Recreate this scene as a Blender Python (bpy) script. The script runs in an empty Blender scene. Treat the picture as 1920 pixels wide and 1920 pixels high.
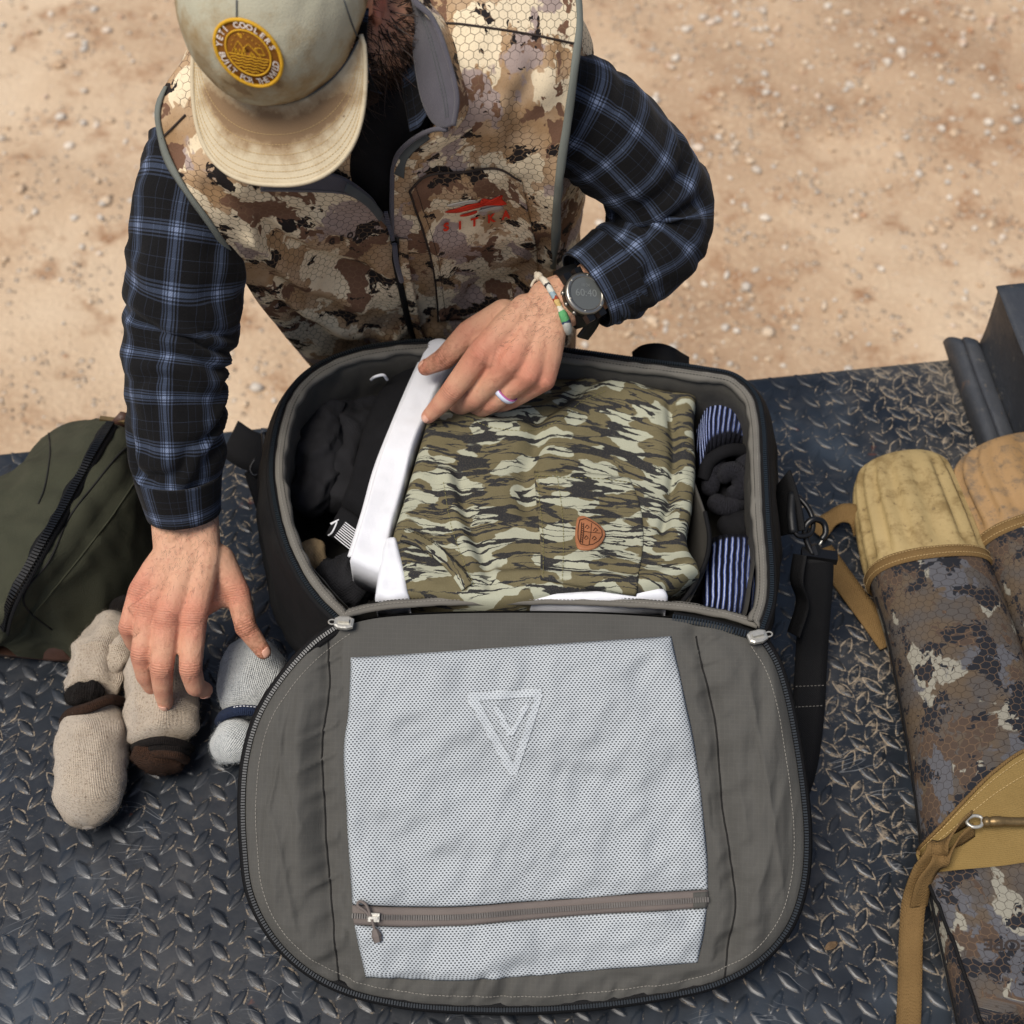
import bpy, bmesh, math, random
import numpy as np
from mathutils import Vector, Matrix
from mathutils.bvhtree import BVHTree

random.seed(7); np.random.seed(7)
SC = bpy.context.scene
COL = SC.collection

# ------------------------------------------------------------------ camera, sky, sun, exposure
CAM = np.array([0.0, -0.99, 1.60])            # photographer standing on the truck bed (bed top is z = 0)
TGT = np.array([0.0, 0.0, 0.24])
FW = (TGT - CAM) / np.linalg.norm(TGT - CAM)
RT = np.array([1.0, 0.0, 0.0])
UP = np.cross(RT, FW)
FPX = 2711.0                                   # focal length in units of 1/1920 of the frame
cd = bpy.data.cameras.new('camera'); cam = bpy.data.objects.new('camera', cd); COL.objects.link(cam)
cam.matrix_world = Matrix(((RT[0], UP[0], -FW[0], CAM[0]), (RT[1], UP[1], -FW[1], CAM[1]),
                           (RT[2], UP[2], -FW[2], CAM[2]), (0, 0, 0, 1)))
cd.sensor_width = 36.0; cd.lens = 36.0 * FPX / 1920.0; cd.clip_start = 0.05; cd.clip_end = 500
cd.dof.use_dof = True; cd.dof.focus_distance = 1.62; cd.dof.aperture_fstop = 5.0
SC.camera = cam

SUN_EL, SUN_AZ = math.radians(66), math.radians(-128)     # azimuth: 0 = +Y, towards +X
wd = bpy.data.worlds.new('World'); SC.world = wd; wd.use_nodes = True
_n = wd.node_tree.nodes; _l = wd.node_tree.links
sky = _n.new('ShaderNodeTexSky'); sky.sky_type = 'NISHITA'; sky.sun_disc = False
sky.sun_elevation = SUN_EL; sky.sun_rotation = SUN_AZ; sky.air_density = 1.0; sky.dust_density = 3.0; sky.ozone_density = 0.6
_n['Background'].inputs['Strength'].default_value = 0.085
_l.new(sky.outputs[0], _n['Background'].inputs['Color'])
sd = bpy.data.lights.new('sun', 'SUN'); sd.energy = 3.1; sd.angle = math.radians(27); sd.color = (1.0, 0.94, 0.86)
sun = bpy.data.objects.new('sun', sd); COL.objects.link(sun)
_d = Vector((math.sin(SUN_AZ) * math.cos(SUN_EL), math.cos(SUN_AZ) * math.cos(SUN_EL), math.sin(SUN_EL)))
sun.rotation_euler = _d.to_track_quat('Z', 'Y').to_euler()
vs = SC.view_settings; vs.view_transform = 'Standard'; vs.look = 'None'; vs.exposure = 0.28; vs.gamma = 1.0
vs.use_curve_mapping = False
SC.cycles.use_denoising = True
SC.cycles.max_bounces = 6; SC.cycles.transparent_max_bounces = 8

# ------------------------------------------------------------------ small maths
A = np.array
def ray(px, py): return FW + RT * ((px - 960.0) / FPX) + UP * ((960.0 - py) / FPX)
def at(px, py, z):                       # point at height z seen at photo position px, py
    d = ray(px, py); return CAM + d * ((z - CAM[2]) / d[2])
def atd(px, py, t): return CAM + ray(px, py) * t      # point at depth t
def ats(l): return A([at(*p) for p in l])
def atds(l): return A([atd(*p) for p in l])
def nrm(v): v = A(v, float); return v / max(1e-12, np.linalg.norm(v))
def px_of(p):
    r = A(p) - CAM; t = r @ FW; return 960 + FPX * (r @ RT) / t, 960 - FPX * (r @ UP) / t, t

def cr_dense(P, closed=False, per=14):
    P = A(P, float); n = len(P)
    if n == 2 and not closed: return np.linspace(P[0], P[1], per + 1)
    Q = np.vstack([P[-1:], P, P[:2]]) if closed else np.vstack([2 * P[:1] - P[1:2], P, 2 * P[-1:] - P[-2:-1]])
    out = []
    for i in range(n if closed else n - 1):
        p0, p1, p2, p3 = Q[i], Q[i + 1], Q[i + 2], Q[i + 3]
        d = lambda a, b: max(1e-6, np.linalg.norm(b - a)) ** 0.5
        t1 = d(p0, p1); t2 = t1 + d(p1, p2); t3 = t2 + d(p2, p3)
        t = np.linspace(t1, t2, per, endpoint=False)[:, None]
        a1 = (t1 - t) / t1 * p0 + t / t1 * p1; a2 = (t2 - t) / (t2 - t1) * p1 + (t - t1) / (t2 - t1) * p2
        a3 = (t3 - t) / (t3 - t2) * p2 + (t - t2) / (t3 - t2) * p3
        b1 = (t2 - t) / t2 * a1 + t / t2 * a2; b2 = (t3 - t) / (t3 - t1) * a2 + (t - t1) / (t3 - t1) * a3
        out.append((t2 - t) / (t2 - t1) * b1 + (t - t1) / (t2 - t1) * b2)
    out = np.vstack(out)
    return out if closed else np.vstack([out, P[-1:]])
def resample(P, n, closed=False):
    P = A(P, float)
    if closed: P = np.vstack([P, P[:1]])
    s = np.concatenate([[0], np.cumsum(np.linalg.norm(np.diff(P, axis=0), axis=1))])
    u = np.linspace(0, s[-1], n + 1)[:-1] if closed else np.linspace(0, s[-1], n)
    return np.stack([np.interp(u, s, P[:, k]) for k in range(P.shape[1])], 1)
def curve(P, n, closed=False): return resample(cr_dense(P, closed), n, closed)
def length(P): return np.linalg.norm(np.diff(A(P), axis=0), axis=1).sum()

def _h(ix, iy, iz, s):
    h = (ix * 374761393 + iy * 668265263 + iz * 1274126177 + s * 974634777).astype(np.int64) & 0xffffffff
    h = ((h ^ (h >> 13)) * 1274126177) & 0xffffffff
    h = ((h ^ (h >> 16)) * 2246822519) & 0xffffffff
    return ((h ^ (h >> 15)) & 0xffffff) / float(0xffffff) * 2 - 1
def vn(P, scale=1.0, seed=0):           # value noise in -1..1
    P = A(P, float) * scale; i = np.floor(P).astype(np.int64); f = P - i; f = f * f * f * (f * (f * 6 - 15) + 10)
    r = 0
    for dx in (0, 1):
        for dy in (0, 1):
            for dz in (0, 1):
                w = (f[..., 0] if dx else 1 - f[..., 0]) * (f[..., 1] if dy else 1 - f[..., 1]) * (f[..., 2] if dz else 1 - f[..., 2])
                r = r + w * _h(i[..., 0] + dx, i[..., 1] + dy, i[..., 2] + dz, seed)
    return r
def fbm(P, scale, seed=0, octv=3, g=0.5):
    r = 0; a = 1
    for k in range(octv): r = r + a * vn(P, scale * 2 ** k, seed + k * 17); a *= g
    return r
def sstep(x, a, b):
    t = np.clip((x - a) / (b - a), 0, 1); return t * t * (3 - 2 * t)

# ------------------------------------------------------------------ objects
def link(o, parent=None):
    COL.objects.link(o)
    if parent is not None:
        o.parent = parent
        if parent.type == 'EMPTY': o.matrix_parent_inverse = Matrix.Translation(parent.location).inverted()
    return o
def tag(o, label=None, cat=None, group=None, kind=None):
    if label: o['label'] = label
    if cat: o['category'] = cat
    if group: o['group'] = group
    if kind: o['kind'] = kind
    return o
def thing(name, label, cat, loc, group=None):
    o = bpy.data.objects.new(name, None); o.location = tuple(float(c) for c in loc); o.empty_display_size = 0.05
    COL.objects.link(o); return tag(o, label, cat, group)
def mobj(name, V, Fc, mat, parent=None, uv=None, smooth=True, thick=0, off=-1, sub=0, ring=False):
    me = bpy.data.meshes.new(name)
    me.from_pydata([tuple(v) for v in np.asarray(V, float)], [], [tuple(int(i) for i in f) for f in Fc])
    if uv is not None:
        ul = me.uv_layers.new(name='UVMap'); li = np.zeros(len(me.loops), np.int32); me.loops.foreach_get('vertex_index', li)
        if len(uv) == len(me.loops) and len(uv) != len(V): ul.data.foreach_set('uv', np.asarray(uv, np.float32).ravel())
        else: ul.data.foreach_set('uv', np.asarray(uv, np.float32)[li].ravel())
    me.polygons.foreach_set('use_smooth', [smooth] * len(me.polygons))
    for m in (mat if isinstance(mat, (list, tuple)) else [mat]): me.materials.append(m)
    me.update()
    o = link(bpy.data.objects.new(name, me), parent)
    if thick and off == -1:                 # thickness grows away from the viewer's side
        nn = np.zeros(len(me.polygons) * 3, np.float32); me.polygons.foreach_get('normal', nn); cc = np.zeros(len(me.polygons) * 3, np.float32); me.polygons.foreach_get('center', cc)
        ar = np.zeros(len(me.polygons), np.float32); me.polygons.foreach_get('area', ar)
        if ((nn.reshape(-1, 3) * (CAM - cc.reshape(-1, 3))).sum(1) * ar).sum() < 0 and not ring: me.flip_normals()
    if thick: md = o.modifiers.new('s', 'SOLIDIFY'); md.thickness = thick; md.offset = off
    if sub: md = o.modifiers.new('ss', 'SUBSURF'); md.levels = sub; md.render_levels = sub
    return o
def grid_faces(nv, nu, closed=False, base=0):
    F = []
    for j in range(nv - 1):
        for i in range(nu if closed else nu - 1):
            k = (i + 1) % nu
            F.append((base + j * nu + i, base + j * nu + k, base + (j + 1) * nu + k, base + (j + 1) * nu + i))
    return F
def grid_uv(G):
    du = np.concatenate([np.zeros((G.shape[0], 1)), np.cumsum(np.linalg.norm(np.diff(G, axis=1), axis=2), 1)], 1)
    dv = np.concatenate([np.zeros((1, G.shape[1])), np.cumsum(np.linalg.norm(np.diff(G, axis=0), axis=2), 0)], 0)
    du = du - du[:, G.shape[1] // 2][:, None]
    return np.stack([du, dv], 2)
def gnormals(G, closed=False):
    if closed: du = np.roll(G, -1, 1) - np.roll(G, 1, 1)
    else: du = np.gradient(G, axis=1)
    dv = np.gradient(G, axis=0); n = np.cross(du, dv); return n / np.maximum(1e-12, np.linalg.norm(n, axis=2))[..., None]
def surf(name, G, mat, parent=None, closed=False, uv=None, thick=0, off=-1, flip=False, cap0=False, cap1=False, smooth=True):
    nv, nu = G.shape[:2]; V = G.reshape(-1, 3); F = grid_faces(nv, nu, closed)
    if closed and uv is None:              # loop uv with a proper seam
        u0 = np.concatenate([np.zeros((nv, 1)), np.cumsum(np.linalg.norm(np.diff(np.concatenate([G, G[:, :1]], 1), axis=1), axis=2), 1)], 1)
        c = u0[:, -1].mean(); u = np.linspace(0, c, nu + 1)
        v = np.concatenate([[0], np.cumsum(np.linalg.norm(np.diff(G, axis=0), axis=2).mean(1))])
        L = []
        for j in range(nv - 1):
            for i in range(nu): L += [(u[i], v[j]), (u[i + 1], v[j]), (u[i + 1], v[j + 1]), (u[i], v[j + 1])]
        uvl = L
    else: uvl = (grid_uv(G) if uv is None else uv).reshape(-1, 2)
    V = list(V)
    if closed:
        for which, flag in ((0, cap0), (nv - 1, cap1)):
            if flag:
                V.append(G[which].mean(0)); k = len(V) - 1
                for i in range(nu):
                    a, b = which * nu + i, which * nu + (i + 1) % nu
                    F.append((k, b, a) if which == 0 else (k, a, b))
                    if uv is None: uvl += [(0, 0)] * 3
        if uv is not None and len(V) > nv * nu: uvl = np.vstack([uvl, np.zeros((len(V) - nv * nu, 2))])
    if flip:
        F = [f[::-1] for f in F]
        if closed and uv is None:
            L2 = []; k = 0
            for f in F: L2 += uvl[k:k + len(f)][::-1]; k += len(f)
            uvl = L2
    return mobj(name, V, F, mat, parent, uv=uvl, thick=thick, off=off, smooth=smooth)
def frames(P, up):
    P = A(P, float); T = np.gradient(P, axis=0); T /= np.maximum(1e-12, np.linalg.norm(T, axis=1))[:, None]
    n = nrm(A(up, float) - T[0] * (A(up, float) @ T[0])); N = []
    for t in T:
        n = nrm(n - t * (n @ t)); N.append(n)
    N = A(N); return T, N, np.cross(T, N)
def sweep_grid(P, rad, segs=16, up=(0, 0, 1), pw=2.0, fixup=False):
    P = A(P, float); n = len(P); T, N, B = frames(P, up)
    if fixup:
        u = A(up, float); N = A([nrm(u - t * (u @ t)) for t in T]); B = np.cross(T, N)
    r = np.broadcast_to(A(rad, float)[..., None] if np.ndim(rad) < 2 else A(rad, float), (n, 2)) if np.ndim(rad) else np.full((n, 2), float(rad))
    a = np.linspace(0, 2 * np.pi, segs, endpoint=False)
    c = np.sign(np.cos(a)) * np.abs(np.cos(a)) ** (2 / pw); s = np.sign(np.sin(a)) * np.abs(np.sin(a)) ** (2 / pw)
    # r[:,0] along B (width), r[:,1] along N (height)
    return P[:, None, :] + B[:, None, :] * (r[:, 0, None] * c)[..., None] + N[:, None, :] * (r[:, 1, None] * s)[..., None]
def tube(name, P, rad, mat, parent=None, segs=10, up=(0, 0, 1), closed=False, caps=True):
    P = A(P, float)
    if closed: P = np.vstack([P, P[:1]])
    G = sweep_grid(P, rad, segs, up)
    return surf(name, G, mat, parent, closed=True, cap0=caps and not closed, cap1=caps and not closed)
def tube_vf(P, rad, segs=8, up=(0, 0, 1)):
    G = sweep_grid(P, rad, segs, up); nv = len(G); V = list(G.reshape(-1, 3)); F = grid_faces(nv, segs, True)
    for w in (0, nv - 1):
        V.append(G[w].mean(0)); k = len(V) - 1
        for i in range(segs):
            a, b = w * segs + i, w * segs + (i + 1) % segs; F.append((k, b, a) if w == 0 else (k, a, b))
    return V, F
class MB:                                  # collects several pieces into one mesh
    def __init__(s): s.V = []; s.F = []; s.U = []
    def add(s, V, F, uv=None):
        b = len(s.V); s.V += [tuple(v) for v in V]; s.F += [tuple(i + b for i in f) for f in F]; return s
    def box(s, c, ax, h):                  # centre, three axes (rows), half sizes
        c = A(c, float); ax = A(ax, float); V = []
        for z in (-1, 1):
            for y in (-1, 1):
                for x in (-1, 1): V.append(c + ax[0] * h[0] * x + ax[1] * h[1] * y + ax[2] * h[2] * z)
        return s.add(V, [(0, 2, 3, 1), (4, 5, 7, 6), (0, 1, 5, 4), (2, 6, 7, 3), (0, 4, 6, 2), (1, 3, 7, 5)])
    def tube(s, P, rad, segs=8, up=(0, 0, 1)): return s.add(*tube_vf(P, rad, segs, up))
    def ball(s, c, r, ax=None, n=12):
        ax = np.eye(3) if ax is None else A(ax, float); r = np.broadcast_to(A(r, float), (3,)); V = []
        m = n // 2
        for j in range(1, m):
            th = math.pi * j / m
            for i in range(n):
                ph = 2 * math.pi * i / n
                V.append(A(c) + ax[0] * r[0] * math.sin(th) * math.cos(ph) + ax[1] * r[1] * math.sin(th) * math.sin(ph) + ax[2] * r[2] * math.cos(th))
        F = [f for f in grid_faces(m - 1, n, True)]
        V.append(A(c) + ax[2] * r[2]); V.append(A(c) - ax[2] * r[2]); a, b = len(V) - 2, len(V) - 1
        for i in range(n): F.append((a, i, (i + 1) % n)); F.append((b, (m - 2) * n + (i + 1) % n, (m - 2) * n + i))
        F = [f[::-1] if len(f) == 4 else f for f in F]
        return s.add(V, F)
    def build(s, name, mat, parent=None, smooth=False, **k): return mobj(name, s.V, s.F, mat, parent, smooth=smooth, **k)
def strap_grid(P, W, width, crown=0.0, n=5):   # ribbon: path, side vectors
    u = np.linspace(-1, 1, n)
    G = P[:, None, :] + W[:, None, :] * (u * width / 2)[None, :, None]
    return G
def ribbon(name, P, width, side, mat, parent=None, thick=0.0018, n=60, cu=5):
    P = curve(P, n); side = A(side, float)
    if side.ndim == 1: side = np.broadcast_to(side, P.shape)
    else: side = curve(side, n)
    T = np.gradient(P, axis=0); T /= np.linalg.norm(T, axis=1)[:, None]
    W = side - T * (side * T).sum(1)[:, None]; W /= np.linalg.norm(W, axis=1)[:, None]
    return surf(name, strap_grid(P, W, width, n=cu), mat, parent, thick=thick, off=0)
def coons(Tp, Rt, Bt, Lf, nu, nv):
    T = curve(Tp, nu); B = curve(Bt, nu); L = curve(Lf, nv); R = curve(Rt, nv)
    T[0] = L[0]; T[-1] = R[0]; B[0] = L[-1]; B[-1] = R[-1]
    u = np.linspace(0, 1, nu)[None, :, None]; v = np.linspace(0, 1, nv)[:, None, None]
    return ((1 - v) * T[None] + v * B[None] + (1 - u) * L[:, None] + u * R[:, None]
            - ((1 - u) * (1 - v) * T[0] + u * (1 - v) * T[-1] + (1 - u) * v * B[0] + u * v * B[-1]))
def edge_profile(nv, nu, wu, wv):         # 0 at the border, 1 inside, round shoulder
    u = np.linspace(0, 1, nu); v = np.linspace(0, 1, nv)
    f = lambda x, w: np.sqrt(np.clip(1 - (1 - np.clip(np.minimum(x, 1 - x) / w, 0, 1)) ** 2, 0, 1))
    return f(v, wv)[:, None] * f(u, wu)[None, :]
def cloth(name, Tp, Rt, Bt, Lf, mat, parent=None, nu=60, nv=60, puff=0.01, wu=.08, wv=.08, wr=0.0, ws=25, seed=1, thick=0.002, drop=0.0,
          up=(0, 0, 1), fn=None, skirt=0.0):
    G = coons(Tp, Rt, Bt, Lf, nu, nv); uv = grid_uv(G); up = A(up, float)
    h = edge_profile(nv, nu, wu, wv)
    d = puff * h + wr * fbm(G, ws, seed) * (0.25 + 0.75 * h)
    if fn is not None: d = d + fn(G, h)
    G = G + up * d[..., None]
    if skirt:                              # side faces going down all round
        ring = np.pad(G, ((1, 1), (1, 1), (0, 0)), mode='edge'); uv = np.pad(uv, ((1, 1), (1, 1), (0, 0)), mode='edge')
        m = np.ones(ring.shape[:2], bool); m[1:-1, 1:-1] = False
        ring[m] -= up * skirt; uv[m] += skirt; G = ring
    o = surf(name, G, mat, parent, uv=uv, thick=thick)
    o['grid'] = 0
    return o, G
def bvh_of(*obs):
    V = []; F = []
    for o in obs:
        b = len(V); V += [o.matrix_world @ v.co if o.parent is None else v.co.copy() for v in o.data.vertices]
        F += [tuple(i + b for i in p.vertices) for p in o.data.polygons]
    return BVHTree.FromPolygons(V, F)
def on(bvh, px, py, off=0.0):              # the point of a surface seen at px, py, lifted along the normal
    d = ray(px, py); h = bvh.ray_cast(Vector(CAM), Vector(d))
    if h[0] is None: return None
    n = A(h[1]);
    if n @ d > 0: n = -n
    return A(h[0]) + n * off
def ons(bvh, pts, off=0.0):
    r = [on(bvh, p[0], p[1], off) for p in pts]; return A([p for p in r if p is not None])
def stitches(name, P, mat, parent, gap=.0042, ln=.0026, w=.0006, up=(0, 0, 1)):
    L = length(P); n = max(2, int(L / gap)); Q = resample(P, n * 2 + 1); mb = MB()
    for k in range(n):
        a, b = Q[2 * k], Q[2 * k + 1]; t = nrm(b - a); s = nrm(np.cross(t, up)); u = np.cross(s, t)
        mb.box((a + b) / 2, (t, s, u), (ln / 2, w / 2, w / 2.5))
    return tag(mb.build(name, mat, parent), kind='stuff')
def text_mesh(body, size=1.0, bold=0.0):   # flat triangles of a piece of writing, centred
    cu = bpy.data.curves.new('t', 'FONT'); cu.body = body; cu.size = size; cu.align_x = 'CENTER'; cu.align_y = 'CENTER'; cu.offset = bold; cu.resolution_u = 4
    o = bpy.data.objects.new('t', cu); COL.objects.link(o); dg = bpy.context.evaluated_depsgraph_get()
    me = bpy.data.meshes.new_from_object(o.evaluated_get(dg)); bm = bmesh.new(); bm.from_mesh(me)
    bmesh.ops.triangulate(bm, faces=bm.faces)
    V = A([v.co[:2] for v in bm.verts]) if len(bm.verts) else np.zeros((0, 2)); F = [tuple(v.index for v in f.verts) for f in bm.faces]
    bm.free(); bpy.data.objects.remove(o); bpy.data.curves.remove(cu); bpy.data.meshes.remove(me)
    return V, F
# ------------------------------------------------------------------ procedural materials
def lin(r, g, b):
    f = lambda c: (c / 255 / 12.92) if c / 255 <= .04045 else ((c / 255 + .055) / 1.055) ** 2.4
    return (f(r), f(g), f(b), 1)
class NB:
    def __init__(s, name, rough=.8, spec=.3):
        s.m = bpy.data.materials.new(name); s.m.use_nodes = True; s.t = s.m.node_tree; s.b = s.t.nodes['Principled BSDF']
        s.b.inputs['Roughness'].default_value = rough; s.b.inputs['Specular IOR Level'].default_value = spec
    def put(s, sock, v):
        if v is None: return
        if isinstance(v, bpy.types.NodeSocket): s.t.links.new(v, sock)
        else:
            if isinstance(v, (tuple, list)) and sock.type == 'VECTOR': v = v[:3]
            sock.default_value = v
    def nd(s, typ, **k):
        n = s.t.nodes.new(typ)
        for a, b in k.items(): setattr(n, a, b)
        return n
    def m1(s, op, a, b=None, c=None, clamp=False):
        n = s.nd('ShaderNodeMath', operation=op, use_clamp=clamp); s.put(n.inputs[0], a); s.put(n.inputs[1], b); s.put(n.inputs[2], c); return n.outputs[0]
    def v1(s, op, a, b=None, c=None):
        n = s.nd('ShaderNodeVectorMath', operation=op); s.put(n.inputs[0], a); s.put(n.inputs[1], b); s.put(n.inputs[2], c)
        return n.outputs[1] if op in ('DOT_PRODUCT', 'LENGTH', 'DISTANCE') else n.outputs[0]
    def scl(s, v, k): return s.v1('MULTIPLY', v, k if isinstance(k, tuple) else (k, k, k))
    def pos(s): return s.nd('ShaderNodeNewGeometry').outputs['Position']
    def obj(s): return s.nd('ShaderNodeTexCoord').outputs['Object']
    def uv(s): return s.nd('ShaderNodeUVMap', uv_map='UVMap').outputs[0]
    def attr(s, n, out='Fac'): return s.nd('ShaderNodeAttribute', attribute_name=n).outputs[out]
    def sep(s, v): return s.nd_sep(v)
    def nd_sep(s, v):
        n = s.nd('ShaderNodeSeparateXYZ'); s.put(n.inputs[0], v); return n.outputs
    def comb(s, x, y, z=0.0):
        n = s.nd('ShaderNodeCombineXYZ'); s.put(n.inputs[0], x); s.put(n.inputs[1], y); s.put(n.inputs[2], z); return n.outputs[0]
    def noise(s, v, sc=5., det=2., ro=.5, dist=0., out='Fac'):
        n = s.nd('ShaderNodeTexNoise'); s.put(n.inputs['Vector'], v); s.put(n.inputs['Scale'], sc); s.put(n.inputs['Detail'], det)
        s.put(n.inputs['Roughness'], ro); s.put(n.inputs['Distortion'], dist); return n.outputs[out]
    def vor(s, v, sc=5., out='Distance', feat='F1', rnd=1.):
        n = s.nd('ShaderNodeTexVoronoi', feature=feat); s.put(n.inputs['Vector'], v); s.put(n.inputs['Scale'], sc); s.put(n.inputs['Randomness'], rnd); return n.outputs[out]
    def ramp(s, f, stops, interp='LINEAR'):
        n = s.nd('ShaderNodeValToRGB'); e = n.color_ramp.elements; n.color_ramp.interpolation = interp
        while len(e) < len(stops): e.new(0.5)
        for k, (p, c) in enumerate(stops):
            e[k].position = p; e[k].color = c if isinstance(c, (tuple, list)) else (c, c, c, 1)
        s.put(n.inputs[0], f); return n.outputs[0]
    def mix(s, f, a, b, mode='MIX'):
        n = s.nd('ShaderNodeMix', data_type='RGBA', blend_type=mode); s.put(n.inputs[0], f); s.put(n.inputs[6], a); s.put(n.inputs[7], b); return n.outputs[2]
    def ss(s, x, a, b):
        n = s.nd('ShaderNodeMapRange', interpolation_type='SMOOTHSTEP'); s.put(n.inputs[0], x); s.put(n.inputs[1], a); s.put(n.inputs[2], b)
        s.put(n.inputs[3], 0.); s.put(n.inputs[4], 1.); return n.outputs[0]
    def bump(s, h, d=.001, st=1.0, nrm=None):
        n = s.nd('ShaderNodeBump'); s.put(n.inputs['Height'], h); n.inputs['Distance'].default_value = d; n.inputs['Strength'].default_value = st
        if nrm is not None: s.put(n.inputs['Normal'], nrm)
        return n.outputs[0]
    def out(s, color=None, rough=None, normal=None, **k):
        s.put(s.b.inputs['Base Color'], color); s.put(s.b.inputs['Roughness'], rough); s.put(s.b.inputs['Normal'], normal)
        for a, b in k.items(): s.put(s.b.inputs[a.replace('_', ' ')], b)
        return s.m
    def hexes(s, uv, size):               # 0 at a hexagon's centre, .5 at its edge
        p = s.scl(uv, 1.0 / size); r = (1.0, 1.7320508, 1.0); hf = (.5, .8660254, .5)
        a = s.v1('SUBTRACT', s.v1('MODULO', s.v1('ADD', p, (64., 64 * 1.7320508, 0.)), r), hf)
        b = s.v1('SUBTRACT', s.v1('MODULO', s.v1('ADD', p, (64.5, 64 * 1.7320508 + .8660254, 0.)), r), hf)
        z0 = (1., 1., 0.); a = s.v1('MULTIPLY', a, z0); b = s.v1('MULTIPLY', b, z0)
        def hd(q):
            q = s.v1('ABSOLUTE', q); return s.m1('MAXIMUM', s.nd_sep(q)[0], s.v1('DOT_PRODUCT', q, (.5, .8660254, 0.)))
        return s.m1('MINIMUM', hd(a), hd(b))
def plain(name, col, rough=.8, spec=.3, bump=0, bs=400, var=.25, vs_=30, metal=0.):
    n = NB(name, rough, spec); p = n.pos()
    c = n.mix(n.noise(p, vs_, 4, .6), tuple(x * (1 - var) for x in col[:3]) + (1,), tuple(min(1, x * (1 + var)) for x in col[:3]) + (1,))
    nm = n.bump(n.noise(p, bs, 2, .6), bump) if bump else None
    return n.out(c, None, nm, Metallic=metal)
M = {}
# -- ground: tan dirt with pale grit
def m_dirt():
    n = NB('dirt', .95, .15); p = n.pos()
    big = n.noise(p, 1.6, 3, .55); mid = n.noise(p, 9, 4, .6); fine = n.noise(p, 70, 3, .65)
    c = n.ramp(big, [(.30, lin(150, 124, 99)), (.48, lin(176, 151, 124)), (.70, lin(194, 173, 147))])
    c = n.mix(n.ss(mid, .50, .75), c, lin(142, 108, 80)); c = n.mix(n.m1('MULTIPLY', n.ss(fine, .45, .8), .55), c, lin(204, 184, 156))
    v = n.vor(p, 45); peb = n.m1('MULTIPLY', n.ss(v, .34, .22), n.ss(n.noise(p, 7, 3, .6), .46, .60))
    c = n.mix(n.m1('MULTIPLY', peb, .6), c, n.mix(n.nd_sep(n.vor(p, 45, 'Color'))[0], lin(170, 150, 128), lin(210, 200, 186)))
    h = n.m1('ADD', n.m1('MULTIPLY', fine, .5), n.m1('MULTIPLY', peb, .8))
    return n.out(c, None, n.bump(h, .012))
M['dirt'] = m_dirt()
def m_stone():
    n = NB('pebble', .85, .25); oi = n.nd('ShaderNodeObjectInfo'); g = n.nd('ShaderNodeNewGeometry')
    r = g.outputs['Random Per Island']
    c = n.ramp(r, [(0, lin(188, 160, 130)), (.3, lin(206, 186, 160)), (.55, lin(190, 184, 174)), (.8, lin(222, 212, 196)), (1, lin(178, 138, 106))])
    c = n.mix(n.m1('MULTIPLY', n.noise(n.pos(), 160, 3), .35), c, lin(120, 92, 68)); return n.out(c)
M['pebble'] = m_stone()
# -- painted tread plate with dried mud
def m_plate(name, lo, amt):
    n = NB(name, .42, .5); p = n.pos()
    base = n.mix(n.noise(p, 14, 5, .65), lin(15, 19, 24), lin(29, 35, 43)); base = n.mix(n.ss(n.noise(p, 5, 4, .6), .50, .72), base, lin(44, 52, 61))
    base = n.mix(n.m1('MULTIPLY', n.ss(n.noise(p, 38, 5, .7), .58, .70), .8), base, lin(12, 13, 15))
    reg = n.noise(p, 3.1, 3, .6); d = n.noise(p, 95, 6, .74)
    sm = n.noise(n.v1('MULTIPLY', n.v1('ADD', p, n.scl(n.noise(p, 9, 2, .5, out='Color'), .12)), (26., 70., 1.)), 1., 5, .7)      # wiped streaks
    sx = n.nd_sep(p); far = n.ss(n.m1('ADD', n.m1('ADD', n.m1('MULTIPLY', sx[0], .97), n.m1('MULTIPLY', sx[1], .35)), n.m1('MULTIPLY', n.noise(p, 11, 4, .7), .35)), .62, 1.05)
    th = n.m1('SUBTRACT', n.m1('SUBTRACT', lo + .10, n.m1('MULTIPLY', n.m1('SUBTRACT', reg, .53), .36)), n.m1('MULTIPLY', far, .11))
    du = n.m1('MULTIPLY', n.ss(n.m1('ADD', n.m1('MULTIPLY', d, .62), n.m1('MULTIPLY', sm, .38)), n.m1('SUBTRACT', th, .10), th), amt, clamp=True)
    c = n.mix(du, base, n.mix(n.noise(p, 130, 2), lin(92, 80, 66), lin(158, 144, 124)))
    film = n.m1('MULTIPLY', n.ss(n.m1('ADD', n.noise(p, 7, 5, .7), n.m1('MULTIPLY', far, .25)), .48, .85), .35); c = n.mix(film, c, lin(96, 92, 86))
    scr = n.m1('ABSOLUTE', n.m1('SUBTRACT', n.noise(n.v1('MULTIPLY', n.v1('ADD', p, n.scl(n.noise(p, 4, 2, .5, out='Color'), .25)), (9., 60., 1.)), 1., 2, .5), .5)); c = n.mix(n.m1('MULTIPLY', n.m1('MULTIPLY', n.ss(scr, .010, .002), n.ss(n.noise(p, 12, 3), .5, .65)), .55), c, lin(120, 122, 124))
    rust = n.ss(n.noise(p, 23, 4, .6), .68, .75); c = n.mix(n.m1('MULTIPLY', rust, .55), c, lin(96, 52, 34))
    r = n.m1('ADD', n.m1('ADD', .22, n.m1('MULTIPLY', n.noise(p, 22, 5, .65), .36)), n.m1('MULTIPLY', du, .5))
    return n.out(c, r, n.bump(n.m1('ADD', n.m1('MULTIPLY', n.noise(p, 180, 3, .6), .25), n.m1('MULTIPLY', du, .9)), .0006, .7))
M['plate'] = m_plate('tread_plate', .56, .8); M['lug'] = m_plate('tread_lug', .56, .7); M['skirt'] = m_plate('tread_mud', .48, .95)
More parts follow.
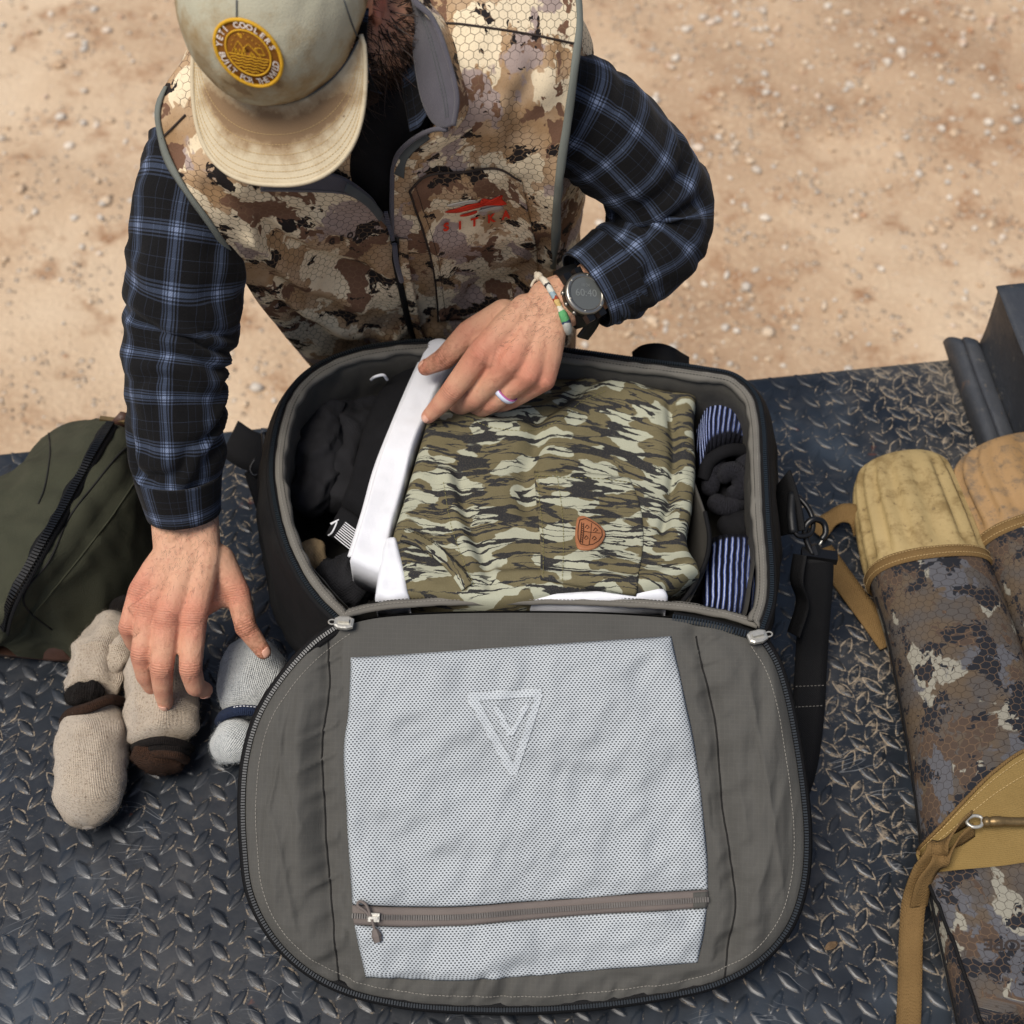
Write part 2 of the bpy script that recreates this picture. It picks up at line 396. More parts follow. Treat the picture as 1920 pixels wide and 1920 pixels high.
def m_blackmetal():
    n = NB('worn_black_metal', .5, .45); p = n.pos(); c = n.mix(n.noise(p, 18, 5, .65), lin(36, 38, 42), lin(62, 65, 70)); c = n.mix(n.m1('MULTIPLY', n.ss(n.noise(p, 60, 6, .75), .58, .70), .7), c, lin(112, 106, 96)); c = n.mix(n.m1('MULTIPLY', n.ss(n.noise(p, 30, 5, .7), .60, .70), .6), c, lin(104, 76, 52))
    return n.out(c, n.m1('ADD', .3, n.m1('MULTIPLY', n.noise(p, 40, 4), .4)), n.bump(n.noise(p, 120, 4, .7), .001))
M['blackmetal'] = m_blackmetal()
# -- fabrics
def m_weave(name, c1, c2, fu=900., rough=.85, bump=.0004, blot=.0, bc=None, rip=0., spec=.2, sheen=0.):
    n = NB(name, rough, spec); u = n.uv(); s = n.nd_sep(u); p = n.pos()
    wu = n.m1('SINE', n.m1('MULTIPLY', s[0], fu * 6.283)); wv = n.m1('SINE', n.m1('MULTIPLY', s[1], fu * 6.283)); w = n.m1('MULTIPLY', wu, wv)
    c = n.mix(n.noise(p, 35, 4, .6), c1, c2)
    if rip:
        g = lambda k: n.ss(n.m1('ABSOLUTE', n.m1('SUBTRACT', n.m1('FRACT', n.m1('MULTIPLY', s[k], 1 / rip)), .5)), .43, .49)
        c = n.mix(n.m1('MULTIPLY', n.m1('MAXIMUM', g(0), g(1)), .10), c, tuple(min(1, x * 1.9 + .02) for x in c2[:3]) + (1,))
    if bc: c = n.mix(n.m1('MULTIPLY', n.ss(n.noise(p, 12, 5, .65), .5, .75), blot), c, bc)
    h = n.m1('ADD', n.m1('MULTIPLY', w, .3), n.noise(p, 500, 2))
    if sheen: n.b.inputs['Sheen Weight'].default_value = sheen
    return n.out(c, None, n.bump(h, bump))
M['lining'] = m_weave('grey_ripstop', lin(68, 67, 64), lin(78, 77, 73), 700, .74, .00030, rip=.0052, spec=.2)
M['lining_in'] = m_weave('grey_inner_lining', lin(58, 56, 52), lin(70, 68, 63), 700, .75, .0003, spec=.3)
M['binding'] = m_weave('grey_binding', lin(94, 91, 85), lin(108, 105, 98), 500, .8, .0004)
M['blackcloth'] = m_weave('black_nylon', lin(11, 11, 12), lin(18, 18, 19), 500, .75, .0004, .5, lin(30, 29, 28), spec=.2)
M['webbing'] = m_weave('black_webbing', lin(10, 10, 11), lin(16, 16, 18), 350, .75, .0006, spec=.22)
M['blackplastic'] = plain('black_plastic', lin(11, 11, 12), .38, .4, .0001, 300, .2)
M['tooth'] = plain('zipper_tooth_black', lin(28, 34, 38), .28, .6, 0, 1, .3, 300)
M['toothgrey'] = plain('zipper_tooth_grey', lin(92, 88, 84), .4, .5, 0, 1, .3, 300)
M['metal'] = plain('grey_metal', lin(172, 170, 162), .38, .6, .0003, 300, .2, 200, metal=.55)
M['brass'] = plain('old_brass', lin(118, 98, 66), .45, .5, .0004, 200, .35, 90, metal=.7)
M['ziptape'] = m_weave('taupe_zip_tape', lin(98, 90, 86), lin(108, 100, 95), 500, .8, .0003)
def m_mesh(name, c, hole, r0):
    n = NB(name, .7, .3); s = n.nd_sep(n.uv()); px, py = .0042, .0025
    row = n.m1('MULTIPLY', s[1], 1 / py); ri = n.m1('FLOOR', row); sh = n.m1('MULTIPLY', n.m1('MODULO', n.m1('ABSOLUTE', ri), 2.), .5)
    fx = n.m1('SUBTRACT', n.m1('FRACT', n.m1('ADD', n.m1('MULTIPLY', s[0], 1 / px), sh)), .5); fy = n.m1('SUBTRACT', n.m1('FRACT', row), .5)
    d = n.v1('LENGTH', n.comb(n.m1('MULTIPLY', fx, 1.15), fy)); h = n.ss(d, r0, r0 - .10)
    var = n.mix(n.noise(n.pos(), 20, 3), tuple(x * .93 for x in c[:3]) + (1,), c)
    return n.out(n.mix(h, var, hole), None, n.bump(n.m1('SUBTRACT', 1., h), .0009))
M['mesh'] = m_mesh('pale_grey_mesh', lin(170, 176, 180), lin(60, 63, 65), .34)
M['meshlogo'] = m_mesh('pale_print_on_mesh', lin(178, 184, 188), lin(104, 109, 112), .30)
M['white'] = m_weave('white_cotton', lin(212, 214, 219), lin(224, 225, 229), 900, .85, .0003, sheen=.1)
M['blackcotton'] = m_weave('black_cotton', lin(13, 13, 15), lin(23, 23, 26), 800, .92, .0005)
M['charcoal'] = m_weave('charcoal_wool', lin(24, 24, 26), lin(42, 42, 45), 300, .95, .0012)
M['tan'] = m_weave('tan_knit', lin(150, 128, 96), lin(168, 146, 112), 300, .9, .0008)
M['olive'] = m_weave('olive_cloth', lin(72, 76, 34), lin(88, 90, 44), 300, .9, .0008)
M['canvas'] = m_weave('olive_green_canvas', lin(52, 53, 41), lin(66, 67, 53), 600, .9, .0008, .45, lin(80, 78, 62))
M['leather'] = plain('dark_brown_leather', lin(64, 42, 32), .55, .4, .0004, 250, .35, 60)
M['leatherpatch'] = plain('tan_leather', lin(150, 98, 66), .6, .35, .0003, 500, .18, 120)
M['burn'] = plain('burnt_brand', lin(70, 42, 28), .8)
M['greytrim'] = m_weave('grey_green_trim', lin(96, 100, 94), lin(110, 114, 108), 500, .8, .0003)
M['fleece'] = m_weave('slate_fleece', lin(70, 68, 75), lin(86, 84, 91), 400, .95, .0006, sheen=.2)
M['slate'] = plain('slate_trim', lin(78, 82, 82), .8)
M['thread_dark'] = plain('dark_thread', lin(22, 21, 20), .8); M['thread_grey'] = plain('grey_thread', lin(132, 128, 120), .8)
M['thread_tan'] = plain('tan_thread', lin(176, 150, 104), .8); M['thread_olive'] = plain('olive_thread', lin(120, 114, 70), .8)
M['rubber'] = plain('black_rubber', lin(13, 14, 16), .5, .35, .0002, 300, .15)
M['coyote'] = m_weave('coyote_canvas', lin(118, 96, 54), lin(134, 112, 68), 420, .85, .0006, .3, lin(110, 90, 54))
M['coyoteweb'] = m_weave('coyote_webbing', lin(98, 76, 45), lin(116, 92, 57), 260, .85, .0010)
def m_moulded(name, a, b, dirt):
    n = NB(name, .62, .35); p = n.pos(); c = n.mix(n.noise(p, 16, 5, .65), a, b)
    c = n.mix(n.m1('MULTIPLY', n.ss(n.noise(p, 30, 6, .72), .44, .66), .9), c, dirt); c = n.mix(n.m1('MULTIPLY', n.ss(n.noise(p, 120, 3, .7), .62, .7), .5), c, lin(88, 76, 60))
    return n.out(c, None, n.bump(n.noise(p, 220, 3), .0005))
M['cap_tan'] = m_moulded('moulded_tan', lin(146, 126, 84), lin(166, 146, 102), lin(120, 100, 62))
M['cap_brown'] = m_moulded('moulded_brown', lin(140, 110, 72), lin(156, 126, 88), lin(104, 90, 74))
def m_hexcamo(name, pal, hexsize, sc=15., rot=0., dark=1.0, hexk=1.0, cream_at=.485, dark_at=.575):
    n = NB(name, .82, .2); uv = n.uv(); p = n.pos()
    k = lambda c: tuple(x * dark for x in c[:3]) + (1,)
    wv = n.scl(uv, (1.0, .72, 1.)); off = n.v1('SUBTRACT', n.noise(wv, 30, 3, .6, out='Color'), (.5, .5, .5))
    q = n.v1('ADD', wv, n.scl(off, .034))
    a = n.noise(q, sc * .8, 4, .56); b = n.noise(n.v1('ADD', q, (3.7, 1.9, 0.)), sc * 1.0, 4, .58); c_ = n.noise(n.v1('ADD', q, (9.1, 7.3, 0.)), sc * .7, 4, .54)
    e = n.noise(n.v1('ADD', n.scl(q, (1., 1.5, 1.)), (5.1, 2.3, 0.)), sc * 1.15, 4, .60)
    tan, cream, brown, darkc, mauve, ochre = [k(x) for x in pal]
    col = n.mix(n.ss(n.noise(p, 26, 3), .35, .65), tan, ochre)
    m_c = n.ss(a, cream_at, cream_at + .015); col = n.mix(m_c, col, cream)
    m_m = n.ss(c_, .555, .575); col = n.mix(m_m, col, mauve)
    m_b = n.ss(b, .560, .572); col = n.mix(m_b, col, brown)
    m_d = n.ss(e, dark_at, dark_at + .010); col = n.mix(m_d, col, darkc)
    hx = n.hexes(n.v1('ADD', uv, n.scl(off, .006)), hexsize); line = n.ss(hx, .44, .475)
    where = n.ss(n.noise(n.v1('ADD', q, (1.3, 4.2, 0.)), sc * .6, 3, .55), .40, .45)
    lc = n.mix(n.m1('MAXIMUM', m_d, m_b), k(lin(46, 36, 30)), k(lin(124, 100, 76)))
    col = n.mix(n.m1('MULTIPLY', n.m1('MULTIPLY', line, where), .8 * hexk), col, lc)
    sp = n.ss(n.noise(p, 420, 2, .6), .58, .66); col = n.mix(n.m1('MULTIPLY', sp, .18), col, k(lin(60, 46, 36)))
    return n.out(col, None, n.bump(n.noise(p, 600, 2), .0003))
PAL = [lin(176, 150, 120), lin(216, 200, 170), lin(108, 80, 63), lin(30, 26, 26), lin(158, 141, 133), lin(156, 126, 92)]
M['vestcamo'] = m_hexcamo('marsh_hex_camo', PAL, .0096, 17., dark_at=.585, hexk=.85)
PAL2 = [lin(86, 81, 77), lin(152, 148, 134), lin(82, 68, 58), lin(36, 38, 44), lin(94, 94, 98), lin(98, 84, 68)]
M['casecamo'] = m_hexcamo('faded_hex_camo', PAL2, .0100, 17., dark=.72, hexk=.7, cream_at=.55, dark_at=.535)
def m_plaid():
    n = NB('navy_plaid_flannel', .92, .15); s = n.nd_sep(n.uv()); per = .050; D = 0.
    st = [(0, 0), (.04, .55), (.075, 0), (.10, .8), (.13, .15), (.16, 1.0), (.235, .15), (.265, .8), (.295, 0), (.33, .55), (.36, 0), (.56, .0), (.69, .35), (.70, 0), (.86, .30), (.868, 0)]
    def band(k, o):
        f = n.m1('FRACT', n.m1('ADD', n.m1('MULTIPLY', s[k], 1 / per), o)); return n.ramp(f, st, 'CONSTANT')
    a = band(0, .1); b = band(1, .37)
    tw = n.ss(n.m1('SINE', n.m1('MULTIPLY', n.m1('ADD', s[0], s[1]), 2600.)), -.4, .4)
    f = n.m1('ADD', n.m1('MULTIPLY', n.m1('ADD', n.m1('MULTIPLY', a, .46), n.m1('MULTIPLY', b, .46)), n.m1('ADD', .84, n.m1('MULTIPLY', tw, .16))), n.m1('MULTIPLY', n.m1('MULTIPLY', a, b), .08))
    c = n.ramp(f, [(0, lin(13, 13, 14)), (.45, lin(54, 63, 80)), (.75, lin(88, 100, 124)), (1., lin(122, 135, 162))])
    c = n.mix(n.m1('MULTIPLY', n.noise(n.pos(), 240, 3, .7), .25), c, lin(24, 24, 28))
    n.b.inputs['Sheen Weight'].default_value = .04
    return n.out(c, None, n.bump(n.noise(n.pos(), 420, 3, .6), .0006))
M['plaid'] = m_plaid()
def m_bark():
    n = NB('bark_streak_camo', .92, .15); uv = n.uv(); p = n.pos()
    off = n.v1('SUBTRACT', n.noise(uv, 45, 3, .6, out='Color'), (.5, .5, .5)); q = n.v1('ADD', uv, n.scl(off, (.02, .012, 0.)))
    base = n.mix(n.noise(p, 60, 3), lin(92, 85, 62), lin(105, 97, 73))
    bl = n.noise(n.scl(q, (1., 1.8, 1.)), 19, 1.2, .4); base = n.mix(n.ss(bl, .505, .517), base, lin(158, 159, 140))
    off2 = n.v1('SUBTRACT', n.noise(uv, 110, 4, .65, out='Color'), (.5, .5, .5)); q2 = n.v1('ADD', uv, n.scl(off2, (.010, .006, 0.)))
    w = n.noise(n.scl(q2, (1., 5.6, 1.)), 9.5, 1.8, .45); rid = n.m1('ABSOLUTE', n.m1('SUBTRACT', w, .5))
    wd_ = n.m1('MULTIPLY', n.ss(n.noise(n.scl(uv, (1., 2., 1.)), 22, 2), .34, .58), .046)
    blk = n.ss(n.m1('SUBTRACT', rid, wd_), .006, -.004)
    w2 = n.noise(n.v1('ADD', n.scl(q2, (1., 6., 1.)), (7., 3., 0.)), 12, 2, .5); blk2 = n.ss(n.m1('ABSOLUTE', n.m1('SUBTRACT', w2, .47)), .020, .013)
    blk = n.m1('MAXIMUM', blk, n.m1('MULTIPLY', blk2, n.ss(n.noise(uv, 15, 2), .42, .50)))
    c = n.mix(blk, base, lin(42, 42, 44)); hth = n.ss(n.noise(p, 900, 2, .6), .5, .7); c = n.mix(n.m1('MULTIPLY', hth, .22), c, lin(128, 122, 96))
    return n.out(c, None, n.bump(n.noise(p, 700, 2), .0004))
M['barkcamo'] = m_bark()
def m_knit(name, c1, c2, fleck, fu=620., fv=520., bump=.0008):
    n = NB(name, .95, .1); s = n.nd_sep(n.uv()); p = n.pos()
    c = n.mix(n.noise(p, 260, 3, .7), c1, c2); c = n.mix(n.m1('MULTIPLY', n.ss(n.noise(p, 360, 4, .75), .52, .64), .75), c, fleck); c = n.mix(n.m1('MULTIPLY', n.ss(n.noise(p, 28, 3), .45, .7), .25), c, fleck)
    w = n.m1('MULTIPLY', n.m1('SINE', n.m1('MULTIPLY', s[0], fu * 6.283)), .5); w = n.m1('ADD', w, n.m1('MULTIPLY', n.m1('SINE', n.m1('MULTIPLY', s[1], fv * 6.283)), .4))
    n.b.inputs['Sheen Weight'].default_value = .25 if c1[0] > .1 else .02
    return n.out(c, None, n.bump(n.m1('ADD', w, n.m1('MULTIPLY', n.noise(p, 420, 3), 1.6)), bump))
M['sock_tan'] = m_knit('oatmeal_wool_knit', lin(168, 153, 134), lin(198, 184, 164), lin(120, 102, 84))
M['sock_grey'] = m_knit('pale_grey_wool_knit', lin(176, 180, 178), lin(206, 208, 206), lin(130, 136, 140), 520, 420)
M['sock_brown'] = m_knit('dark_brown_knit', lin(44, 30, 22), lin(66, 46, 34), lin(26, 18, 14)); M['sock_black'] = m_knit('black_terry', lin(20, 17, 16), lin(34, 29, 26), lin(10, 9, 9))
M['sock_char'] = m_knit('charcoal_melange_knit', lin(24, 24, 28), lin(46, 46, 52), lin(14, 14, 16)); M['navyband'] = m_knit('navy_band', lin(34, 44, 66), lin(44, 54, 78), lin(28, 36, 54))
def m_stripe():
    n = NB('blue_white_striped_knit', .93, .1); s = n.nd_sep(n.uv()); per = .0068
    f = n.m1('FRACT', n.m1('ADD', n.m1('MULTIPLY', s[0], 1 / per), n.m1('MULTIPLY', n.noise(n.uv(), 60, 2), .35)))
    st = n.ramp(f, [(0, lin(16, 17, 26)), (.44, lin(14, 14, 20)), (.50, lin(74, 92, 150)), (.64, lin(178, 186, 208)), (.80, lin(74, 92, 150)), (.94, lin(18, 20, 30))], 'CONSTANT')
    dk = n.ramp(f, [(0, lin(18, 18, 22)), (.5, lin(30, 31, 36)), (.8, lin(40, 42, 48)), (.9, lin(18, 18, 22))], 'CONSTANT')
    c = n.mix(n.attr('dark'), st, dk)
    c = n.mix(n.m1('MULTIPLY', n.ss(n.noise(n.pos(), 900, 2), .52, .62), .25), c, lin(40, 44, 66))
    return n.out(c, None, n.bump(n.m1('ADD', n.m1('SINE', n.m1('MULTIPLY', s[0], 6.283 / per)), n.noise(n.pos(), 600, 2)), .0009))
M['stripe'] = m_stripe()
def m_cap(name, stain):
    n = NB(name, .88, .18); p = n.obj(); s = n.attr('soil'); st = n.m1('MULTIPLY', n.m1('ADD', n.m1('ADD', n.m1('MULTIPLY', s, 1.15), n.m1('MULTIPLY', n.m1('SUBTRACT', n.noise(p, 9, 3, .6), .5), .9)), n.m1('MULTIPLY', n.m1('SUBTRACT', n.noise(p, 26, 6, .68), .5), 2.0)), 1.0, clamp=True)
    c = n.mix(n.noise(p, 24, 4, .6), stain[0], stain[1]); c = n.mix(n.ss(st, .12, .72), c, stain[2]); c = n.mix(n.m1('MULTIPLY', n.ss(n.m1('ADD', st, n.m1('MULTIPLY', n.noise(p, 20, 4, .6), .3)), .78, 1.02), .75), c, stain[3])
    c = n.mix(n.m1('MULTIPLY', n.ss(n.noise(p, 85, 2, .5), .75, .79), .7), c, lin(72, 52, 36))
    return n.out(c, None, n.bump(n.noise(p, 520, 3, .6), .0006))
M['crown'] = m_cap('sage_cotton_soiled', [lin(160, 158, 138), lin(176, 172, 152), lin(148, 130, 98), lin(104, 82, 58)])
M['brim'] = m_cap('khaki_cotton_soiled', [lin(178, 165, 138), lin(196, 184, 158), lin(152, 131, 102), lin(116, 92, 68)])
M['patch_y'] = plain('yellow_embroidery', lin(196, 150, 34), .7, .3, .0005, 500, .15, 300); M['patch_b'] = plain('brown_embroidery', lin(120, 76, 24), .8, .2, .0004, 500, .15, 300)
M['patch_w'] = plain('white_embroidery', lin(214, 206, 196), .8, .2, 0, 1, .08, 300)
M['red'] = plain('red_embroidery', lin(196, 46, 22), .7, .3, 0, 1, .15, 300); M['silver'] = plain('silver_embroidery', lin(170, 164, 154), .7, .3, 0, 1, .1, 300)
M['ink'] = plain('dark_ink', lin(46, 38, 34), .8)
def m_skin():
    n = NB('skin', .52, .35); p = n.pos(); red = n.attr('red'); cr = n.attr('crease'); cm = n.attr('cmask')
    c = n.mix(n.noise(p, 55, 4, .6), lin(214, 160, 128), lin(228, 183, 152)); c = n.mix(n.m1('MULTIPLY', red, n.m1('ADD', .45, n.m1('MULTIPLY', n.noise(p, 80, 3), .6))), c, lin(206, 110, 92))
    c = n.mix(n.m1('MULTIPLY', n.ss(n.noise(p, 110, 5, .7), .50, .70), .45), c, lin(188, 116, 94)); c = n.mix(n.m1('MULTIPLY', n.ss(n.noise(p, 300, 4, .7), .60, .70), .30), c, lin(160, 100, 76)); c = n.mix(n.m1('MULTIPLY', n.attr('soil'), n.ss(n.noise(p, 170, 4, .7), .42, .62)), c, lin(138, 84, 52))
    w = n.m1('SINE', n.m1('MULTIPLY', n.m1('ADD', cr, n.m1('MULTIPLY', n.noise(p, 140, 3), .0022)), 6.283 / .0030)); w = n.m1('MULTIPLY', n.m1('MULTIPLY', n.ss(w, .2, .95), cm), -1.)
    fine = n.vor(n.scl(p, (1., 1., 1.)), 900, 'Distance', 'DISTANCE_TO_EDGE'); h = n.m1('ADD', w, n.m1('MULTIPLY', n.ss(fine, .0, .12), .25)); h = n.m1('ADD', h, n.m1('MULTIPLY', n.noise(p, 260, 3, .6), .5))
    c = n.mix(n.m1('MULTIPLY', w, -.35), c, lin(150, 88, 70))
    n.b.inputs['Subsurface Weight'].default_value = .12; n.b.inputs['Subsurface Radius'].default_value = (1., .35, .2); n.b.inputs['Subsurface Scale'].default_value = .004
    vein = n.m1('ABSOLUTE', n.m1('SUBTRACT', n.noise(p, 32, 2, .5, .6), .5)); h = n.m1('ADD', h, n.m1('MULTIPLY', n.ss(vein, .07, .0), .22))
    return n.out(c, n.m1('ADD', .42, n.m1('MULTIPLY', n.noise(p, 200, 3), .25)), n.bump(h, .0016))
M['skin'] = m_skin()
M['nail'] = plain('fingernail', lin(214, 164, 142), .3, .5, 0, 1, .08, 100)
M['hair'] = plain('dark_brown_hair', lin(52, 36, 26), .55, .4, 0, 1, .5, 300); M['hair_lo'] = plain('beard_underlayer', lin(38, 26, 20), .8)
M['eye'] = plain('eye_white', lin(220, 214, 206), .2, .5); M['iris'] = plain('iris', lin(70, 54, 38), .2, .5)
M['glass'] = plain('watch_glass_display', lin(84, 87, 86), .07, .6, 0, 1, .05); M['steel'] = plain('brushed_steel', lin(150, 146, 138), .35, .5, 0, 1, .1, 300, metal=.9)
M['lcd'] = plain('display_digit', lin(116, 120, 119), .3, .4)
M['pants'] = plain('brown_trousers', lin(84, 70, 52), .9, .2, .0006, 400); M['boot'] = plain('brown_boot', lin(58, 44, 34), .7, .3, .0005, 200)
M['denim_light'] = m_weave('pale_ink_cotton', lin(150, 158, 180), lin(226, 228, 234), 900, .85, .0003)
def m_bracelet():
    n = NB('patterned_thread', .9, .15); s = n.nd_sep(n.uv()); v = s[1]
    f = n.m1('ADD', n.m1('MULTIPLY', v, 1 / .105), n.m1('MULTIPLY', n.m1('SUBTRACT', n.noise(n.uv(), 150, 2), .5), .10))
    c = n.ramp(f, [(0, lin(206, 194, 172)), (.30, lin(216, 208, 190)), (.42, lin(60, 58, 60)), (.45, lin(200, 200, 190)), (.53, lin(140, 160, 168)), (.60, lin(150, 66, 40)), (.63, lin(196, 168, 110)), (.70, lin(210, 206, 186)), (.76, lin(92, 158, 104)), (.88, lin(58, 74, 96)), (.91, lin(196, 198, 190))], 'CONSTANT')
    return n.out(c, None, n.bump(n.noise(n.pos(), 500, 3), .0012))
M['bracelet'] = m_bracelet()
def m_ring():
    n = NB('silicone_ring', .4, .4); v = n.nd_sep(n.uv())[1]
    return n.out(n.ramp(n.m1('MULTIPLY', v, 1 / .0065), [(0, lin(176, 96, 150)), (.3, lin(206, 214, 232)), (.72, lin(156, 150, 206))], 'CONSTANT'))
M['ringmat'] = m_ring()
# ------------------------------------------------------------------ ground and gravel
GZ = -0.86
def build_ground():
    xs = np.concatenate([[-60, -20, -8], np.linspace(-3.2, 3.2, 150), [8, 20, 60]]); ys = np.concatenate([[-60, -20, -6], np.linspace(-1.0, 5.0, 150), [8, 20, 60]])
    X, Y = np.meshgrid(xs, ys); G = np.stack([X, Y, np.full_like(X, GZ)], 2)
    near = (np.abs(X) < 3.3) & (Y > -1.1) & (Y < 5.1)
    G[..., 2] += near * (.018 * fbm(G, 1.7, 3, 3) + .006 * fbm(G, 9, 5, 2))
    tag(surf('ground', G, M['dirt']), 'tan dirt yard strewn with pale gravel', 'ground', kind='structure')
    t = (1 + 5 ** .5) / 2; base = A([(-1, t, 0), (1, t, 0), (-1, -t, 0), (1, -t, 0), (0, -1, t), (0, 1, t), (0, -1, -t), (0, 1, -t), (t, 0, -1), (t, 0, 1), (-t, 0, -1), (-t, 0, 1)], float) / 1.9
    fc = [(0, 11, 5), (0, 5, 1), (0, 1, 7), (0, 7, 10), (0, 10, 11), (1, 5, 9), (5, 11, 4), (11, 10, 2), (10, 7, 6), (7, 1, 8), (3, 9, 4), (3, 4, 2), (3, 2, 6), (3, 6, 8), (3, 8, 9), (4, 9, 5), (2, 4, 11), (6, 2, 10), (8, 6, 7), (9, 8, 1)]
    rng = np.random.RandomState(4); V = []; F = []
    n = 26000; X = rng.uniform(-2.4, 2.4, n); Y = rng.uniform(.2, 4.2, n)
    dens = fbm(np.stack([X, Y, 0 * X], 1), 1.1, 9, 3); keep = dens + rng.uniform(-.8, .8, n) > -.1
    X, Y = X[keep], Y[keep]; PZ = np.stack([X, Y, np.full_like(X, GZ)], 1); ZZ = GZ + .018 * fbm(PZ, 1.7, 3, 3) + .006 * fbm(PZ, 9, 5, 2)
    for x, y, z in zip(X, Y, ZZ):
        s = .0028 + .0125 * rng.rand() ** 5; sc = s * rng.uniform(.6, 1.3, 3) * A([1, 1, .7]); a = rng.uniform(0, 6.28)
        R = A([[math.cos(a), -math.sin(a), 0], [math.sin(a), math.cos(a), 0], [0, 0, 1]])
        b = len(V); V += list((base * (1 + rng.uniform(-.22, .22, (12, 1))) * sc) @ R.T + A([x, y, z + s * .25])); F += [tuple(i + b for i in f) for f in fc]
    tag(mobj('gravel', V, F, M['pebble'], smooth=True), 'loose pale gravel scattered over the tan dirt', 'gravel', kind='stuff')
build_ground()

# ------------------------------------------------------------------ truck bed of black tread plate
EA = math.atan2(.177, 1.356); EX = A([math.cos(EA), math.sin(EA), 0]); EY = A([-math.sin(EA), math.cos(EA), 0]); EZ = A([0, 0, 1.]); E0 = A([0, .374, 0])
def bed(u, v, z=0.0): return E0 + EX * u + EY * v + EZ * z
truck = thing('truck_bed', 'black tread plate truck bed, scuffed and dusted with dried mud', 'truck bed', bed(0, -.6, -.1))
def build_bed():
    prof = [(-1.6, 0.), (-.8, 0.), (-.012, 0.), (-.004, -.0015), (0., -.006), (.001, -.014), (0., -.085), (-.02, -.09), (-1.6, -.09)]
    us = np.linspace(-1.5, 1.5, 40); G = A([[bed(u, v, z) for u in us] for v, z in prof]); surf('deck_plate', G, M['plate'], truck, flip=False)
    # raised lozenge lugs
    L, W, H = .0140, .0052, .0015; ring = lambda l, w, z: [(l * math.cos(a) * (1 if abs(math.cos(a)) < .99 else 1.06), w * math.sin(a) * (1 - .35 * abs(math.cos(a))), z) for a in np.linspace(0, 2 * math.pi, 12, endpoint=False)]
    V = ring(L + .0030, W + .0026, .00035) + ring(L + .0004, W + .0004, .00055) + ring(L - .0006, W - .0006, H * .75) + ring(L * .78, W * .62, H) + [(0, 0, H)]
    F = grid_faces(4, 12, True); F = [f for f in F]; F += [(48, 36 + i, 36 + (i + 1) % 12) for i in range(12)]
    me = bpy.data.meshes.new('tread_lug'); me.from_pydata(V, [], F); me.materials.append(M['lug']); me.materials.append(M['skirt'])
    for k, p in enumerate(me.polygons): p.material_index = 1 if k < 12 else 0; p.use_smooth = True
    me.update()
    s = .039; spots = []
    for i in range(-38, 39):
        for j in range(0, 42):
            for k in (0, 1):
                u = (i + .5 * k) * s; v = -.018 - (j + .5 * k) * s
                x, y, t = px_of(bed(u, v))
                if -60 < x < 1980 and -10 < y < 1990: spots.append((u, v, k, x, y, t))
    def hidden(x, y):      # roughly behind the bag, pouch, cases or hands
        return (470 < x < 1500 and 660 < y < 1890 and not (x < 640 and y > 1700) and not (x > 1380 and y > 1780)) or (x < 290 and 800 < y < 1190) or x > 1740 and y > 900
    spots.sort(key=lambda q: (hidden(q[3], q[4]), q[5]))
    rng = random.Random(3); rest = MB(); VV = A(V)
    for n, (u, v, k, x, y, t) in enumerate(spots):
        a = EA + math.radians(52 if k else -52) + rng.uniform(-.02, .02); p = bed(u, v)
        if n < 300:
            o = bpy.data.objects.new('tread_lug', me); link(o, truck); o.location = tuple(p); o.rotation_euler = (0, 0, a)
        else:
            R = A([[math.cos(a), -math.sin(a), 0], [math.sin(a), math.cos(a), 0], [0, 0, 1]]); rest.add(VV @ R.T + p, F)
    o = rest.build('tread_lugs', [M['lug'], M['skirt']], truck, smooth=True); tag(o, kind='stuff')
    mi = np.zeros(len(o.data.polygons), np.int32); nf = len(F)
    for k in range(len(mi) // nf): mi[k * nf:k * nf + 12] = 1
    o.data.polygons.foreach_set('material_index', mi)
    # bed side at the right: rolled lip, channel, sloping wall and flat top
    def loft(name, rows, mat, n=24, thick=.003):
        R = [curve(ats(r), n) for r in rows]; G = curve_rows(R); return surf(name, G, mat, truck, thick=thick, off=-1)
    def curve_rows(R): return A(R)
    far = [(1772, 652, .004), (1768, 642, .020), (1779, 632, .040), (1800, 634, .050), (1812, 640, .046)]
    near = [(1836, 850, .002), (1842, 846, .020), (1853, 836, .040), (1872, 832, .046), (1886, 836, .036)]
    def strip(name, a, b, mat, sub=4):
        a = ats(a); b = ats(b); a2 = a + (a - b) * .0; b2 = b + (b - a) * 1.2
        ca = curve(a, len(a) * sub); cb = curve(b2, len(a) * sub); G = A([ca * (1 - t) + cb * t for t in np.linspace(0, 1, 30)])
        G = G + EZ * (.0012 * fbm(G, 30, 8))[..., None]; return surf(name, G, mat, truck, thick=.004)
    strip('rolled_lip', far, near, M['blackmetal'])
    strip('channel', [(1803, 640, .046), (1806, 632, .054), (1834, 640, .055), (1838, 650, .044)], [(1876, 838, .040), (1880, 832, .048), (1908, 838, .048), (1914, 850, .036)], M['blackmetal'])
    strip('side_wall', [(1834, 648, .046), (1846, 622, .075), (1862, 575, .13), (1872, 540, .175)], [(1912, 850, .034), (1925, 820, .065), (1948, 790, .12), (1968, 770, .17)], M['blackmetal'], 6)
    strip('side_top', [(1868, 536, .178), (1885, 534, .180), (1925, 530, .180), (2000, 522, .178)], [(1960, 768, .173), (1985, 766, .175), (2040, 760, .175), (2120, 752, .173)], M['blackmetal'])
    strip('end_plate', [(1774, 656, 0.0), (1800, 650, .012), (1840, 640, .03), (1871, 541, .17)], [(1770, 640, .0), (1797, 632, .012), (1838, 620, .03), (1869, 530, .165)], M['blackmetal']) if False else None
